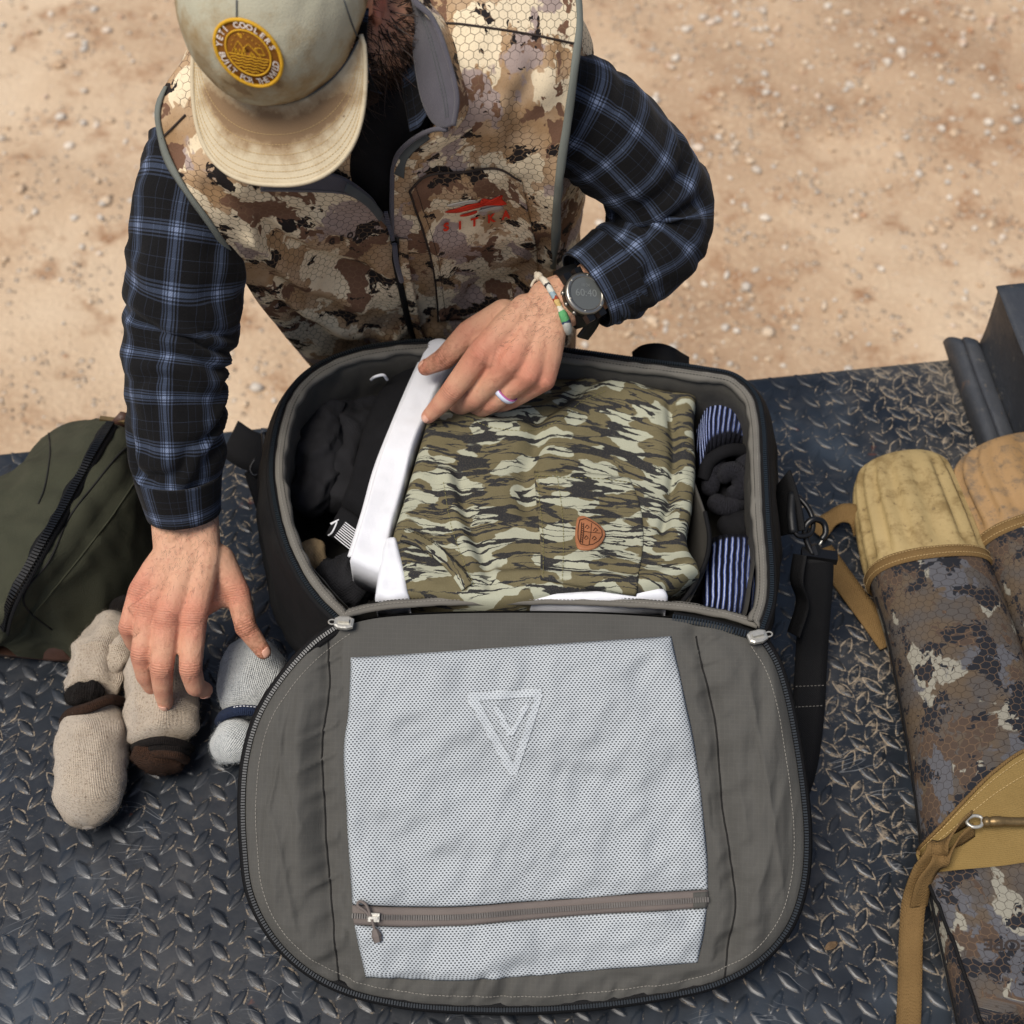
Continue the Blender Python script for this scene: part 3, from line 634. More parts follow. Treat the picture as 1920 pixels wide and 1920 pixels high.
    # closing wall below the deck's far edge: frame rail
    mb = MB(); mb.box(bed(0, -.25, -.16), (EX, EY, EZ), (1.4, .05, .06)); mb.box(bed(0, -1.05, -.16), (EX, EY, EZ), (1.4, .05, .06)); mb.build('frame_rail', M['blackmetal'], truck)
build_bed()
# ------------------------------------------------------------------ open duffel bag
bag = thing('duffel_bag', 'open grey lined black duffel bag with mesh lid laid flat on truck bed', 'bag', at(960, 1000, 0))
RZ = .24
RIM = [(640, 1168), (590, 1118), (548, 1050), (520, 965), (509, 880), (522, 790), (545, 735), (590, 690), (660, 660), (740, 645), (840, 640), (960, 646), (1080, 660), (1200, 677), (1320, 693), (1378, 706), (1416, 742), (1430, 800), (1434, 880), (1439, 980), (1446, 1070), (1444, 1130), (1426, 1188)]
HINGE = [(1426, 1188), (1380, 1172), (1300, 1155), (1150, 1143), (970, 1140), (800, 1143), (700, 1152), (640, 1168)]
def rimz(x, y): return RZ + .010 * math.sin(x / 210.) - .006 * (x > 1300)
zipP = curve(A([at(x, y, RZ + .006 * math.sin(x / 170. + .6)) for x, y in RIM]), 260)
hinP = curve(A([at(x, y, RZ - .004) for x, y in HINGE]), 80)
loopP = np.vstack([zipP, hinP[1:-1]])
loopP = resample(loopP, 340, True)
def xyn(P, closed=True):                  # outward horizontal normals (path runs clockwise seen from above)
    T = (np.roll(P, -1, 0) - np.roll(P, 1, 0)) if closed else np.gradient(P, axis=0)
    n = np.stack([-T[:, 1], T[:, 0], 0 * T[:, 0]], 1); return n / np.maximum(1e-9, np.linalg.norm(n, axis=1))[:, None]
def smooth_closed(n, k=9):
    for _ in range(k): n = (np.roll(n, 1, 0) + n * 2 + np.roll(n, -1, 0)) / 4
    return n / np.linalg.norm(n, axis=1)[:, None]
loopN = smooth_closed(xyn(loopP), 6); zipN = xyn(zipP, False)
if ((loopP + loopN * .05 - loopP.mean(0)) ** 2).sum() < ((loopP - loopP.mean(0)) ** 2).sum(): loopN = -loopN
if ((zipP + zipN * .05 - zipP.mean(0)) ** 2).sum() < ((zipP - zipP.mean(0)) ** 2).sum(): zipN = -zipN
def build_body():
    n = len(loopP); fr = sstep(loopP[:, 1], -.02, -.12)     # 1 along the hinge side
    rows = []
    for out, z in [(.004, RZ + .001), (.012, RZ - .010), (.020, RZ - .04), (.026, .15), (.030, .10), (.028, .055), (.016, .02), (-.01, .006)]:
        P = loopP + loopN * (out * (1 - .55 * fr))[:, None]; dz = loopP[:, 2] - RZ; P[:, 2] = z + dz * (z / RZ) - .004 * fr; rows.append(P)
    G = A(rows); G = np.stack([curve(G[:, i], 34) for i in range(n)], 1)
    nn = np.broadcast_to(loopN, G.shape); mid = np.sin(np.linspace(0, np.pi, 34))[:, None]
    G = G + nn * (mid * (.006 * fbm(G, 14, 2) + .003 * vn(G * A([1, 1, .35]), 45, 5)))[..., None]
    surf('outer_shell', G, M['blackcloth'], bag, closed=True, cap1=True, flip=False)
    # inner lining wall and floor
    rows = []
    for out, z in [(-.012, RZ - .004), (-.015, RZ - .010), (-.016, RZ - .03), (-.013, .17), (-.010, .11), (-.012, .06), (-.02, .03), (-.05, .02)]:
        P = loopP + loopN * (out - .010 * fr)[:, None]; dz = loopP[:, 2] - RZ; P[:, 2] = z + dz * (z / RZ) - .006 * fr; rows.append(P)
    G = A(rows); G = np.stack([curve(G[:, i], 30) for i in range(n)], 1)
    G = G + np.broadcast_to(loopN, G.shape) * (np.sin(np.linspace(0.2, np.pi, 30))[:, None] * (.004 * fbm(G, 22, 7) + .0025 * vn(G * A([1, 1, .3]), 90, 9)))[..., None]
    surf('inner_lining', G, M['lining_in'], bag, closed=True, cap1=True, flip=True)
    # zipper tape, binding, teeth
    def strip(name, P, Nn, offs, mat, **k):
        G = A([P + Nn * o + EZ * z for o, z in offs]); return surf(name, G, mat, bag, thick=.0012, **k)
    strip('zipper_tape', zipP, zipN, [(.007, -.002), (.004, .0015), (0, .002), (-.004, .0015), (-.006, -.0005)], M['webbing'])
    wob = .0025 * vn(loopP, 60, 4); Nn = loopN
    G = A([loopP + Nn * (o + wob * k)[:, None] + EZ * (z + .0012 * vn(loopP, 90, 6))[:, None] for o, z, k in [(-.004, .0005, .2), (-.0065, .0028, .3), (-.011, .0034, .6), (-.0155, .002, 1), (-.018, -.004, 1)]])
    surf('binding', G, M['binding'], bag, closed=True, thick=.0015)
    stitches('binding_stitching', np.vstack([loopP, loopP[:1]]) + np.vstack([loopN, loopN[:1]]) * -.0088 + EZ * .0040, M['thread_grey'], bag, gap=.0042, ln=.0025)
    stitches('binding_stitching', np.vstack([loopP, loopP[:1]]) + np.vstack([loopN, loopN[:1]]) * -.0135 + EZ * .0034, M['thread_dark'], bag, gap=.0042, ln=.0025)
def teeth(name, P, Nn, up, mat, parent, pitch=.0030, w=.0022, h=.0013, lift=.0030):
    n = int(length(P) / pitch); Q = resample(P, n); K = resample(np.hstack([P, Nn]), n)[:, 3:]; mb = MB(); T = np.gradient(Q, axis=0)
    for i in range(n):
        t = nrm(T[i]); s = nrm(K[i] - t * (K[i] @ t)); u = A(up) if np.ndim(up) == 1 else up
        mb.box(Q[i] + u * lift, (t, s, np.cross(t, s)), (pitch * .30, w, h))
    return tag(mb.build(name, mat, parent), kind='stuff')
build_body(); teeth('zipper_teeth', zipP, zipN, EZ, M['tooth'], bag)

# ---- lid, laid open towards the camera
LA, LB, LC = at(640, 1168, RZ - .002), at(1426, 1188, RZ - .002), at(985, 1888, .035)
LN = nrm(np.cross(LB - LA, LC - LA)); LN = LN if LN[2] > 0 else -LN
def lid0(px, py):
    d = ray(px, py); t = ((LA - CAM) @ LN) / (d @ LN); return CAM + d * t
SEAML = A([(615, 1190), (616, 1240), (620, 1290), (606, 1400), (610, 1500), (615, 1600), (625, 1700), (637, 1860)], float)
SEAMR = A([(1303, 1170), (1310, 1230), (1335, 1330), (1346, 1420), (1352, 1500), (1366, 1600), (1377, 1690), (1366, 1760), (1355, 1850)], float)
LIDP = [(640, 1172), (590, 1208), (528, 1278), (488, 1345), (466, 1420), (459, 1500), (462, 1590), (472, 1668), (502, 1735), (555, 1798), (635, 1848), (750, 1878), (900, 1889), (1060, 1886), (1220, 1868), (1340, 1842), (1425, 1795), (1476, 1735), (1502, 1660), (1509, 1575), (1502, 1480), (1488, 1385), (1472, 1305), (1452, 1242), (1424, 1196)]
lidpx = curve(A([(x, y, 0) for x, y in LIDP], float), 330)[:, :2]
def lidH(x, y, edge):
    x = np.asarray(x, float); y = np.asarray(y, float); P = np.stack([x, y, 0 * x], -1)
    sl = np.interp(y, SEAML[:, 1], SEAML[:, 0]); sr = np.interp(y, SEAMR[:, 1], SEAMR[:, 0])
    dl, dr = x - sl, x - sr
    side = sstep(-dl, 0, 60) + sstep(dr, 0, 60)
    h = .014 * np.sqrt(np.clip(edge, 0, 1)) + .010 * side * np.sqrt(np.clip(edge * 1.6, 0, 1))
    h = h - .0055 * (np.exp(-(dl / 13.) ** 2) + np.exp(-(dr / 13.) ** 2)) * np.clip(edge * 4, 0, 1)
    # long folds in the side panels, gathers running away from the seams, soft waves in the middle
    h = h + side * .0085 * fbm(P * A([1, .18, 1]), 1 / 52., 3, 2) * np.clip(edge * 3, 0, 1)
    ga = (np.exp(-(dl / 46.) ** 2) * (dl < 25) + np.exp(-(dr / 46.) ** 2) * (dr > -25))
    h = h + ga * .0050 * fbm(P * A([.35, 1, 1]) + A([0, .35, 0]) * x[..., None], 1 / 38., 11, 2) * np.clip(edge * 4, 0, 1)
    rg = lambda Q, sc, sd_: (1 - np.abs(vn(Q, sc, sd_))) ** 5
    Q1 = P * A([1, .16, 1]) + np.stack([.22 * y, 0 * x, 0 * x], -1) + 14 * np.stack([vn(P, 1 / 90., 5), 0 * x, 0 * x], -1); Q2 = P * A([1, .16, 1]) - np.stack([.18 * y, 0 * x, 0 * x], -1)
    h = h + side * np.clip(edge * 3, 0, 1) * (.0034 * rg(Q1, 1 / 58., 61) + .0028 * rg(Q2, 1 / 44., 67) + .0016 * rg(Q1 * 1.7, 1 / 40., 77) + .0014 * rg(P + A([.5, 0, 0]) * y[..., None], 1 / 36., 79) * vn(P, 1 / 120., 80))
    Q3 = P * A([.30, 1, 1]) + np.stack([0 * x, .5 * x, 0 * x], -1); h = h + ga * np.clip(edge * 4, 0, 1) * .0060 * (rg(Q3, 1 / 46., 71) - .35)
    h = h + .0036 * fbm(P * A([.5, 1, 1]), 1 / 110., 21, 3) * np.clip(edge * 3, 0, 1)
    h = h + .0050 * fbm(P * A([1, .3, 1]) + A([.4, 0, 0]) * y[..., None], 1 / 26., 31, 2) * sstep(y, 1812, 1836) * np.clip(edge * 6, 0, 1)
    return h
hingepx = curve(A([(1424, 1196, 0), (1380, 1178, 0), (1300, 1162, 0), (1150, 1150, 0), (970, 1147, 0), (800, 1150, 0), (700, 1158, 0), (640, 1172, 0)], float), 110)[:, :2]
fullpx = resample(np.vstack([lidpx, hingepx[1:-1]]), 420, True)
CPX = A([975., 1500.])
def lid_edge(x, y):
    ang = np.arctan2(fullpx[:, 1] - CPX[1], fullpx[:, 0] - CPX[0]); rr = np.hypot(fullpx[:, 0] - CPX[0], fullpx[:, 1] - CPX[1]); o = np.argsort(ang)
    a = np.arctan2(np.asarray(y) - CPX[1], np.asarray(x) - CPX[0]); R = np.interp(a, ang[o], rr[o], period=2 * np.pi)
    q = np.hypot(np.asarray(x) - CPX[0], np.asarray(y) - CPX[1]); hd = np.clip((np.asarray(y) - 1150) / 80., 0, 1)
    return np.clip((R - q) / 130., 0, 1)
def lidpts(pxy, lift=0.0):
    pxy = A(pxy, float); sh = pxy.shape[:-1]; f = pxy.reshape(-1, 2)
    h = lidH(f[:, 0], f[:, 1], lid_edge(f[:, 0], f[:, 1])) + lift
    return A([lid0(x, y) for x, y in f]).reshape(sh + (3,)) + LN * h.reshape(sh)[..., None]
def build_lid():
    n = len(fullpx); K = 130; r = np.linspace(0.0, 1, K) ** .8; r[0] = .004
    PX = CPX + (fullpx - CPX)[None] * r[:, None, None] * .994
    G = lidpts(PX); lx = nrm(LB - LA); ly = np.cross(LN, lx)
    UV = np.stack([(G - LA) @ lx, (G - LA) @ ly], 2)
    lid = surf('lid_lining', G, M['lining'], bag, closed=True, uv=UV, flip=True)
    # black shell under the lid
    P0 = A([lid0(x, y) for x, y in fullpx]); nn = P0 - A([lid0(*CPX)]); nn = nn / np.linalg.norm(nn, axis=1)[:, None]
    dn = sstep(P0[:, 1], -.16, -.22)
    rows = []
    for o, h in [(-.004, -.001), (.006, -.001), (.010, -.008), (.008, -.018), (-.01, -.026), (-.06, -.030)]:
        P = P0 + nn * (o * dn)[:, None] + LN * (h * (.15 + .85 * dn))[:, None]; P[:, 2] = np.maximum(P[:, 2], .004 + .001 * (h < -.02)); rows.append(P)
    surf('lid_shell', A(rows), M['blackcloth'], bag, closed=True, cap1=True, flip=True)
    zp = A([lid0(x, y) for x, y in lidpx]); zn = zp - lid0(*CPX); zn = zn / np.linalg.norm(zn, axis=1)[:, None]
    surf('lid_zipper_tape', A([zp + zn * o + LN * h for o, h in [(.0085, -.002), (.006, .0015), (.002, .003), (-.003, .003), (-.007, .0015)]]), M['webbing'], bag, thick=.0012, flip=True)
    teeth('lid_zipper_teeth', zp + zn * .001, zn, LN, M['tooth'], bag, lift=.0045)
    sp = lidpx + (CPX - lidpx) / np.linalg.norm(CPX - lidpx, axis=1)[:, None] * 24; stitches('lid_stitching', lidpts(sp, .0008), M['thread_grey'], bag, up=LN)
    for s in (SEAML, SEAMR):
        q = curve(np.hstack([s, 0 * s[:, :1]]), 120)[:, :2]; q = q[(q[:, 1] > 1190) & (q[:, 1] < 1842)]; tube('seam', lidpts(q, .0002), .0011, M['thread_dark'], bag, segs=6)
    # mesh window in two fields with a zip between
    def pc(l): return A([(x, y, 0) for x, y in l], float)
    zipc = [(664, 1692), (760, 1697), (860, 1696), (960, 1689), (1080, 1681), (1200, 1671), (1324, 1664)]
    zipb = [(668, 1728), (760, 1732), (860, 1730), (960, 1722), (1080, 1713), (1200, 1704), (1322, 1697)]
    W1 = coons(pc([(660, 1233), (760, 1227), (960, 1213), (1257, 1193)]), pc([(1257, 1193), (1275, 1280), (1300, 1400), (1313, 1500), (1322, 1590), (1324, 1664)]), pc(zipc),
               pc([(660, 1233), (657, 1330), (648, 1400), (652, 1500), (656, 1580), (664, 1692)]), 130, 100)[..., :2]
    W2 = coons(pc(zipb), pc([(1322, 1697), (1316, 1750), (1305, 1800)]), pc([(688, 1829), (830, 1834), (1000, 1826), (1150, 1813), (1305, 1800)]), pc([(668, 1728), (677, 1775), (688, 1829)]), 110, 30)[..., :2]
    Gs = []
    for k, W in enumerate((W1, W2)):
        b = edge_profile(W.shape[0], W.shape[1], .06, .08 if k == 0 else .25)
        P3 = np.stack([W[..., 0], W[..., 1], 0 * W[..., 0]], 2); G = lidpts(W, .0016) + LN * (b * (.0045 + .0040 * fbm(P3 * A([.6, 1, 1]), 1 / 105., 41, 3) + .0022 * fbm(P3 + A([0, .6, 0]) * P3[..., :1], 1 / 46., 44, 2)))[..., None]
        Gs.append(G); surf('mesh_panel', G, M['mesh'], bag, thick=.0006, flip=False)
    Z = coons(pc(zipc), pc([(1324, 1664), (1322, 1697)]), pc(zipb), pc([(664, 1692), (668, 1728)]), 90, 7)[..., :2]
    zz = np.sin(np.linspace(0, np.pi, 7))[:, None] * .002; Gz = lidpts(Z, .0032) + LN * zz[..., None]; surf('pocket_zipper_tape', Gz, M['ziptape'], bag, thick=.001)
    mid = Gz[3] + LN * .0005; T = np.gradient(mid, axis=0); sd_ = np.cross(LN, T); sd_ = sd_ / np.linalg.norm(sd_, axis=1)[:, None]
    teeth('pocket_zipper_teeth', mid, sd_, LN, M['toothgrey'], bag, pitch=.0026, w=.0026, h=.0009, lift=.0012)
    surf('zipper_stop', lidpts(coons(pc([(1296, 1668), (1322, 1666)]), pc([(1322, 1666), (1320, 1696)]), pc([(1296, 1698), (1320, 1696)]), pc([(1296, 1668), (1296, 1698)]), 6, 6)[..., :2], .0065), M['lining'], bag, thick=.001)
    # zip slider with cord pull
    a, b_, c = lidpts([(706, 1712), (676, 1690), (712, 1748)], .010); sl = MB(); lx2 = nrm(Gz[3][5] - Gz[3][1]); ly2 = np.cross(LN, lx2)
    sl.box(a, (lx2, ly2, LN), (.0060, .0045, .0022)); sl.box(a + LN * .004, (lx2, ly2, LN), (.0045, .0013, .0015)); sl.build('zip_slider', M['metal'], bag)
    tube('pull_cord', curve(np.vstack([lidpts([(704, 1716), (690, 1700), (676, 1690), (679, 1683), (690, 1687), (700, 1708), (706, 1728), (710, 1742)], .012)]), 60), .0016, M['ziptape'], bag, segs=8)
    tb = MB(); q = lidpts([(708, 1734), (711, 1746), (714, 1757)], .011); tb.tube(q, [.0032, .0055, .0042], 6, LN); tb.build('pull_tab', M['ziptape'], bag)
    # triangle emblem printed on the mesh
    bv = bvh_of(bpy.data.objects[[o.name for o in COL.objects if o.name.startswith('mesh_panel')][0]])
    def poly_strip(p, q, w0):
        p, q = A(p, float), A(q, float); d = q - p; s = A([-d[1], d[0]]) / np.hypot(*d) * w0 / 2; L = []
        for t in np.linspace(0, 1, 26):
            L.append([on(bv, *(p + d * t + s * k), .0016) for k in np.linspace(-1, 1, 4)])
        return A(L)
    V = []; F = []; U = []
    for p, q, w0 in [((878, 1308), (1016, 1298), 16), ((882, 1303), (965, 1452), 17), ((1012, 1300), (962, 1452), 14), ((930, 1326), (958, 1378), 11), ((958, 1378), (988, 1322), 9)]:
        G = poly_strip(p, q, w0); b = len(V); V += list(G.reshape(-1, 3)); F += grid_faces(*G.shape[:2], base=b)
    V = A(V); U = np.stack([(V - LA) @ lx, (V - LA) @ ly], 1); mobj('triangle_emblem', V, F, M['meshlogo'], bag, uv=U)
    # loose front edge: gusset folds from the hinge to the lid corners
    P = curve(ats([(1262, 1160, RZ + .004), (1330, 1172, RZ + .004), (1412, 1194, RZ + .004)]), 60); T = np.gradient(P, axis=0); S = np.cross(EZ, T); S = S / np.linalg.norm(S, axis=1)[:, None]
    surf('coil_tape', A([P + S * o + EZ * h for o, h in [(.012, -.004), (.006, 0), (-.002, 0), (-.004, -.005)]]), M['webbing'], bag, thick=.001); teeth('coil_teeth', P, S, EZ, M['tooth'], bag, w=.0042, lift=.0015)
build_lid()
def build_hardware():
    # zipper sliders at both hinge corners
    for (x, y, ang) in ((645, 1168, -.1), (1420, 1194, .25)):
        c = at(x, y, RZ + .010); ax = A([math.cos(ang), math.sin(ang), 0]); ay = A([-math.sin(ang), math.cos(ang), 0]); mb = MB()
        r = [(-.0105, .0045), (-.006, .0075), (.004, .0078), (.0105, .0050), (.0105, -.0050), (.004, -.0078), (-.006, -.0075), (-.0105, -.0045)]
        V = [c + ax * a + ay * b + EZ * z for z, k in ((-.002, 1), (.0018, 1), (.003, .8)) for a, b in [(p * k, q * k) for p, q in r]]
        F = grid_faces(3, 8, True); F = [f[::-1] for f in F]; F.append(tuple(range(16, 24))[::-1]); F.append(tuple(range(0, 8))); mb.add(V, F)
        mb.box(c + EZ * .0045, (ax, ay, EZ), (.0062, .0020, .0022)); s = mb.build('zipper_slider', M['metal'], bag)
        mb = MB(); th = np.linspace(0, 2 * np.pi, 20); k = 1 if x > 1000 else -1; mb.tube(A([c + ax * k * .013 + ax * .004 * math.cos(t) + ay * .003 * math.sin(t) for t in th]), .0009, 6); mb.build('slider_ring', M['metal'], s)
    # side D ring, hook and hanging shoulder strap on the right
    rp = lambda l: ats(l)
    ribbon('side_tab', rp([(1462, 905, .17), (1476, 950, .17), (1484, 1000, .155)]), .050, EX * .4 + EZ, M['webbing'], bag, .003)
    sl = MB(); sl.tube(curve(rp([(1486, 926, .185), (1484, 965, .180), (1487, 1000, .172)]), 12), .0062, 10); sl.build('strap_loop', M['rubber'], bag, smooth=True)
    tube('d_ring', curve(rp([(1490, 930, .185), (1512, 948, .180), (1524, 975, .172), (1520, 1000, .168), (1496, 1004, .170), (1486, 985, .176)]), 40, True), .0034, M['blackplastic'], bag, segs=8, closed=True)
    hk = thing_part = tube('snap_hook', curve(rp([(1524, 1040, .150), (1512, 1012, .160), (1510, 988, .172), (1524, 974, .178), (1544, 980, .172), (1548, 1000, .165), (1540, 1012, .160)]), 36), .0040, M['blackplastic'], bag, segs=8)
    tube('gate_wire', curve(rp([(1545, 998, .166), (1543, 1010, .160), (1536, 1022, .155)]), 8), .0013, M['metal'], hk, segs=6)
    mb = MB(); c = at(1536, 1042, .146); mb.box(c, (nrm(A([1, -.1, -.1])), nrm(A([.1, 1, 0])), EZ), (.022, .0065, .0055)); mb.tube(curve(rp([(1524, 1022, .156), (1530, 1040, .148)]), 8), [.006] * 8, 8); mb.build('swivel', M['blackplastic'], hk, smooth=False)
    side = nrm(A([1, -.06, -.05]))
    ribbon('shoulder_strap', rp([(1532, 1048, .146), (1531, 1090, .12), (1526, 1160, .075), (1521, 1240, .030), (1517, 1310, .012), (1510, 1380, .008), (1497, 1450, .006), (1478, 1500, .005)]), .040, side, M['webbing'], bag, .0022)
    ribbon('strap_loop', rp([(1500, 1040, .15), (1494, 1090, .13), (1505, 1130, .10), (1488, 1190, .07)]), .022, nrm(A([.5, -.6, .5])), M['webbing'], bag, .002)
    stitches('strap_stitching', ats([(1492, 1287, .0185), (1548, 1285, .0185)]), M['thread_grey'], bag); stitches('strap_stitching', ats([(1490, 1326, .0135), (1545, 1323, .0135)]), M['thread_grey'], bag)
    # left side tab and bar
    ribbon('side_tab', rp([(432, 822, .085), (462, 842, .10), (500, 855, .12)]), .052, nrm(A([.25, .8, .45])), M['webbing'], bag, .003)
    tube('strap_bar', curve(rp([(497, 812, .135), (499, 840, .128), (500, 872, .12)]), 10), .0052, M['blackplastic'], bag, segs=10)
    tube('d_ring', curve(rp([(500, 820, .125), (486, 850, .11), (470, 880, .10), (478, 892, .098), (492, 880, .105), (502, 866, .115)]), 30, True), .0026, M['blackplastic'], bag, segs=8, closed=True)
    ribbon('side_tab', rp([(470, 880, .09), (490, 940, .07), (515, 1010, .05)]), .03, nrm(A([.6, -.3, .6])), M['webbing'], bag, .003)
    # carry handle behind the far rim
    ribbon('carry_handle', rp([(1190, 680, .20), (1210, 668, .222), (1236, 666, .232), (1262, 675, .228), (1290, 690, .205)]), .030, nrm(A([-.1, .8, .5])), M['webbing'], bag, .003)
    # divider panel inside on the right and a pull loop
    G = coons(ats([(1300, 905, .20), (1322, 970, .21), (1330, 1010, .212)]), ats([(1330, 1010, .212), (1322, 1060, .212), (1286, 1135, .215)]), ats([(1262, 960, .12), (1270, 1060, .12), (1276, 1135, .13)]), ats([(1300, 905, .20), (1262, 960, .12)]), 24, 20)
    surf('divider', G, M['lining_in'], bag, thick=.0025)
    tube('divider_cord', curve(ats([(1322, 960, .222), (1330, 1008, .222), (1324, 1050, .222), (1300, 1100, .222), (1274, 1136, .222)]), 40), .0028, M['webbing'], bag, segs=8)
    tube('pull_loop', curve(ats([(696, 712, .20), (704, 706, .215), (718, 703, .218), (726, 712, .205)]), 24), .0020, M['white'], bag, segs=6)
    tg = ribbon('care_label', ats([(531, 982, .215), (540, 1004, .212)]), .010, nrm(A([.3, -.3, -1])), M['blackcotton'], bag, .0006, 8)
build_hardware()
# ------------------------------------------------------------------ clothes packed in the bag
def pxs(G):
    r = G - CAM; t = r @ FW; return 960 + FPX * (r @ RT) / t, 960 - FPX * (r @ UP) / t
def dist_line(x, y, pts):
    pts = curve(A([(a, b, 0) for a, b in pts], float), 60)[:, :2]; d = np.full(np.shape(x), 1e9)
    for p in pts: d = np.minimum(d, np.hypot(x - p[0], y - p[1]))
    return d
def set_attr(o, name, vals):
    a = o.data.attributes.new(name, 'FLOAT', 'POINT'); a.data.foreach_set('value', np.asarray(vals, np.float32).ravel())
NECK = [(868, 772), (925, 793), (1000, 796), (1050, 775), (1085, 745), (1135, 722)]
def shirt_fn(G, h):
    x, y = pxs(G)
    d = dist_line(x, y, NECK); inside = sstep(dist_line(x, y, [(900, 735), (980, 745), (1060, 725)]), 62, 20)
    z = -.010 * inside - .004 * np.exp(-(d / 9.) ** 2) + .004 * np.exp(-((d - 16) / 11.) ** 2)
    z = z - .011 * np.exp(-(dist_line(x, y, [(1010, 800), (1004, 850), (985, 905), (990, 960)]) / 20.) ** 2)
    z = z - .006 * np.exp(-(dist_line(x, y, [(858, 900), (875, 980), (905, 1060), (920, 1110)]) / 12.) ** 2) + .006 * np.exp(-(dist_line(x, y, [(842, 905), (858, 990), (886, 1070)]) / 16.) ** 2)
    z = z - .009 * np.exp(-(dist_line(x, y, [(1255, 770), (1262, 850), (1258, 930), (1240, 1010)]) / 9.) ** 2)
    z = z + .005 * np.exp(-(dist_line(x, y, [(1180, 740), (1225, 800), (1235, 880)]) / 24.) ** 2) + .006 * np.exp(-(dist_line(x, y, [(870, 1098), (1000, 1092), (1080, 1096), (1200, 1104), (1296, 1070)]) / 15.) ** 2) - .006 * np.exp(-(dist_line(x, y, [(940, 1080), (1010, 1078), (1090, 1082), (1190, 1092)]) / 9.) ** 2)
    return z
shirt = thing('folded_garment', 'folded bark streak camouflage garment with leather shield patch in the bag', 'garment', at(1020, 930, .15))
Z0 = .206
sh, shG = cloth('garment_front', ats([(838, 702, Z0), (930, 712, Z0), (1050, 704, Z0), (1160, 716, Z0), (1240, 738, Z0 + .004), (1306, 746, Z0)]),
    ats([(1306, 746, Z0), (1301, 800, Z0 - .006), (1304, 880, Z0 - .006), (1297, 960, Z0), (1288, 1020, Z0 + .012), (1312, 1076, Z0 + .03)]),
    ats([(762, 1120, Z0 + .026), (830, 1130, Z0 + .027), (935, 1141, Z0 + .026), (1000, 1131, Z0 + .028), (1100, 1113, Z0 + .03), (1180, 1124, Z0 + .028), (1245, 1110, Z0 + .028), (1312, 1076, Z0 + .03)]),
    ats([(838, 702, Z0), (812, 760, Z0 + .004), (790, 830, Z0 + .006), (768, 905, Z0 + .008), (750, 965, Z0 + .010), (737, 1012, Z0 + .014), (746, 1062, Z0 + .020), (762, 1120, Z0 + .026)]),
    M['barkcamo'], shirt, 150, 140, .016, .05, .05, .0032, 16, 5, .0016, fn=shirt_fn, skirt=.05)
def garment_details():
    bv = bvh_of(sh)
    # patch pocket
    q = lambda l: A([(a, b, 0) for a, b in l], float)
    P = coons(q([(1003, 884), (1060, 888), (1120, 890), (1180, 898)]), q([(1180, 898), (1200, 950), (1206, 1010), (1192, 1116)]), q([(1013, 1088), (1080, 1098), (1140, 1108), (1192, 1116)]), q([(1003, 884), (1008, 950), (1013, 1020), (1013, 1088)]), 36, 40)
    G = A([[on(bv, x, y, .0022) for x, y, _ in r] for r in P]); x0 = grid_uv(G) + A([.31, .27]); surf('patch_pocket', G, M['barkcamo'], shirt, uv=x0, thick=.0020)
    for off in (.05, .24):
        i = int(off * 35); stitches('pocket_stitching', G[:, i] + EZ * .0014, M['thread_olive'], shirt, .005, .003)
    stitches('pocket_stitching', G[2] + EZ * .0014, M['thread_olive'], shirt, .005, .003)
    stitches('seam_stitching', ons(bv, curve(q([(a + 3, b + 10) for a, b in NECK]), 60), .0008), M['thread_olive'], shirt, .005, .003)
    stitches('seam_stitching', ons(bv, curve(q([(832, 905), (846, 985), (872, 1060), (890, 1100)]), 40), .0008), M['thread_olive'], shirt, .005, .003)
    # curved band and pale lining at the lower left
    band = curve(q([(752, 1016), (786, 1030), (822, 1055), (850, 1084), (866, 1108)]), 40); T = np.gradient(band, axis=0); S = np.stack([-T[:, 1], T[:, 0], 0 * T[:, 0]], 1); S /= np.linalg.norm(S, axis=1)[:, None]
    rows = [[on(bv, *(band[i] + S[i] * o)[:2], .0036) for i in range(40)] for o in np.linspace(-24, 0, 6)]
    rows = [[p for p in r] for r in rows]
    if all(p is not None for r in rows for p in r): Gb = A(rows); surf('band', Gb, M['barkcamo'], shirt, uv=grid_uv(Gb) + A([.7, .1]), thick=.002, flip=True); stitches('band_stitching', Gb[1] + EZ * .002, M['thread_dark'], shirt, .005, .003)
    # leather shield
    bp = bvh_of(sh, bpy.data.objects['patch_pocket'])
    out = curve(q([(1083, 974), (1092, 970), (1108, 977), (1126, 990), (1134, 1003), (1129, 1018), (1117, 1029), (1098, 1033), (1084, 1030), (1079, 1018), (1079, 992)]), 44, True)[:, :2]; c = out.mean(0)
    G = A([[on(bp, *(c + (p - c) * k), h) for p in out] for k, h in [(1, .0005), (1, .0030), (.95, .0036), (.6, .0036), (.02, .0036)]]); lp = surf('leather_patch', G, M['leatherpatch'], shirt, closed=True, flip=True)
    mb = MB()
    def ln(pts, r=.0005): mb.tube(A([on(bp, a, b, .0042) for a, b in resample(A(pts, float), 14)]), r, 5)
    ln([tuple(c + (p - c) * .82) for p in out] + [tuple(c + (out[0] - c) * .82)], .0005)
    ln([(1090, 984), (1087, 1022)]); ln([(1094, 985), (1091, 1024)]); ln([(1092, 1001), (1124, 1004)], .0004); ln([(1108, 985), (1104, 1026)], .0004)
    for a, b in ((1100, 992), (1115, 997), (1098, 1013), (1113, 1014)): ln([(a - 4, b + 2), (a, b - 4), (a + 4, b + 1), (a - 1, b + 4)], .00045)
    for k in range(9): ln([(1089.5 - k * .2, 986 + k * 4.2), (1092.5 - k * .2, 987.5 + k * 4.2)], .0004)
    mb.build('branded_crest', M['burn'], lp)
garment_details()

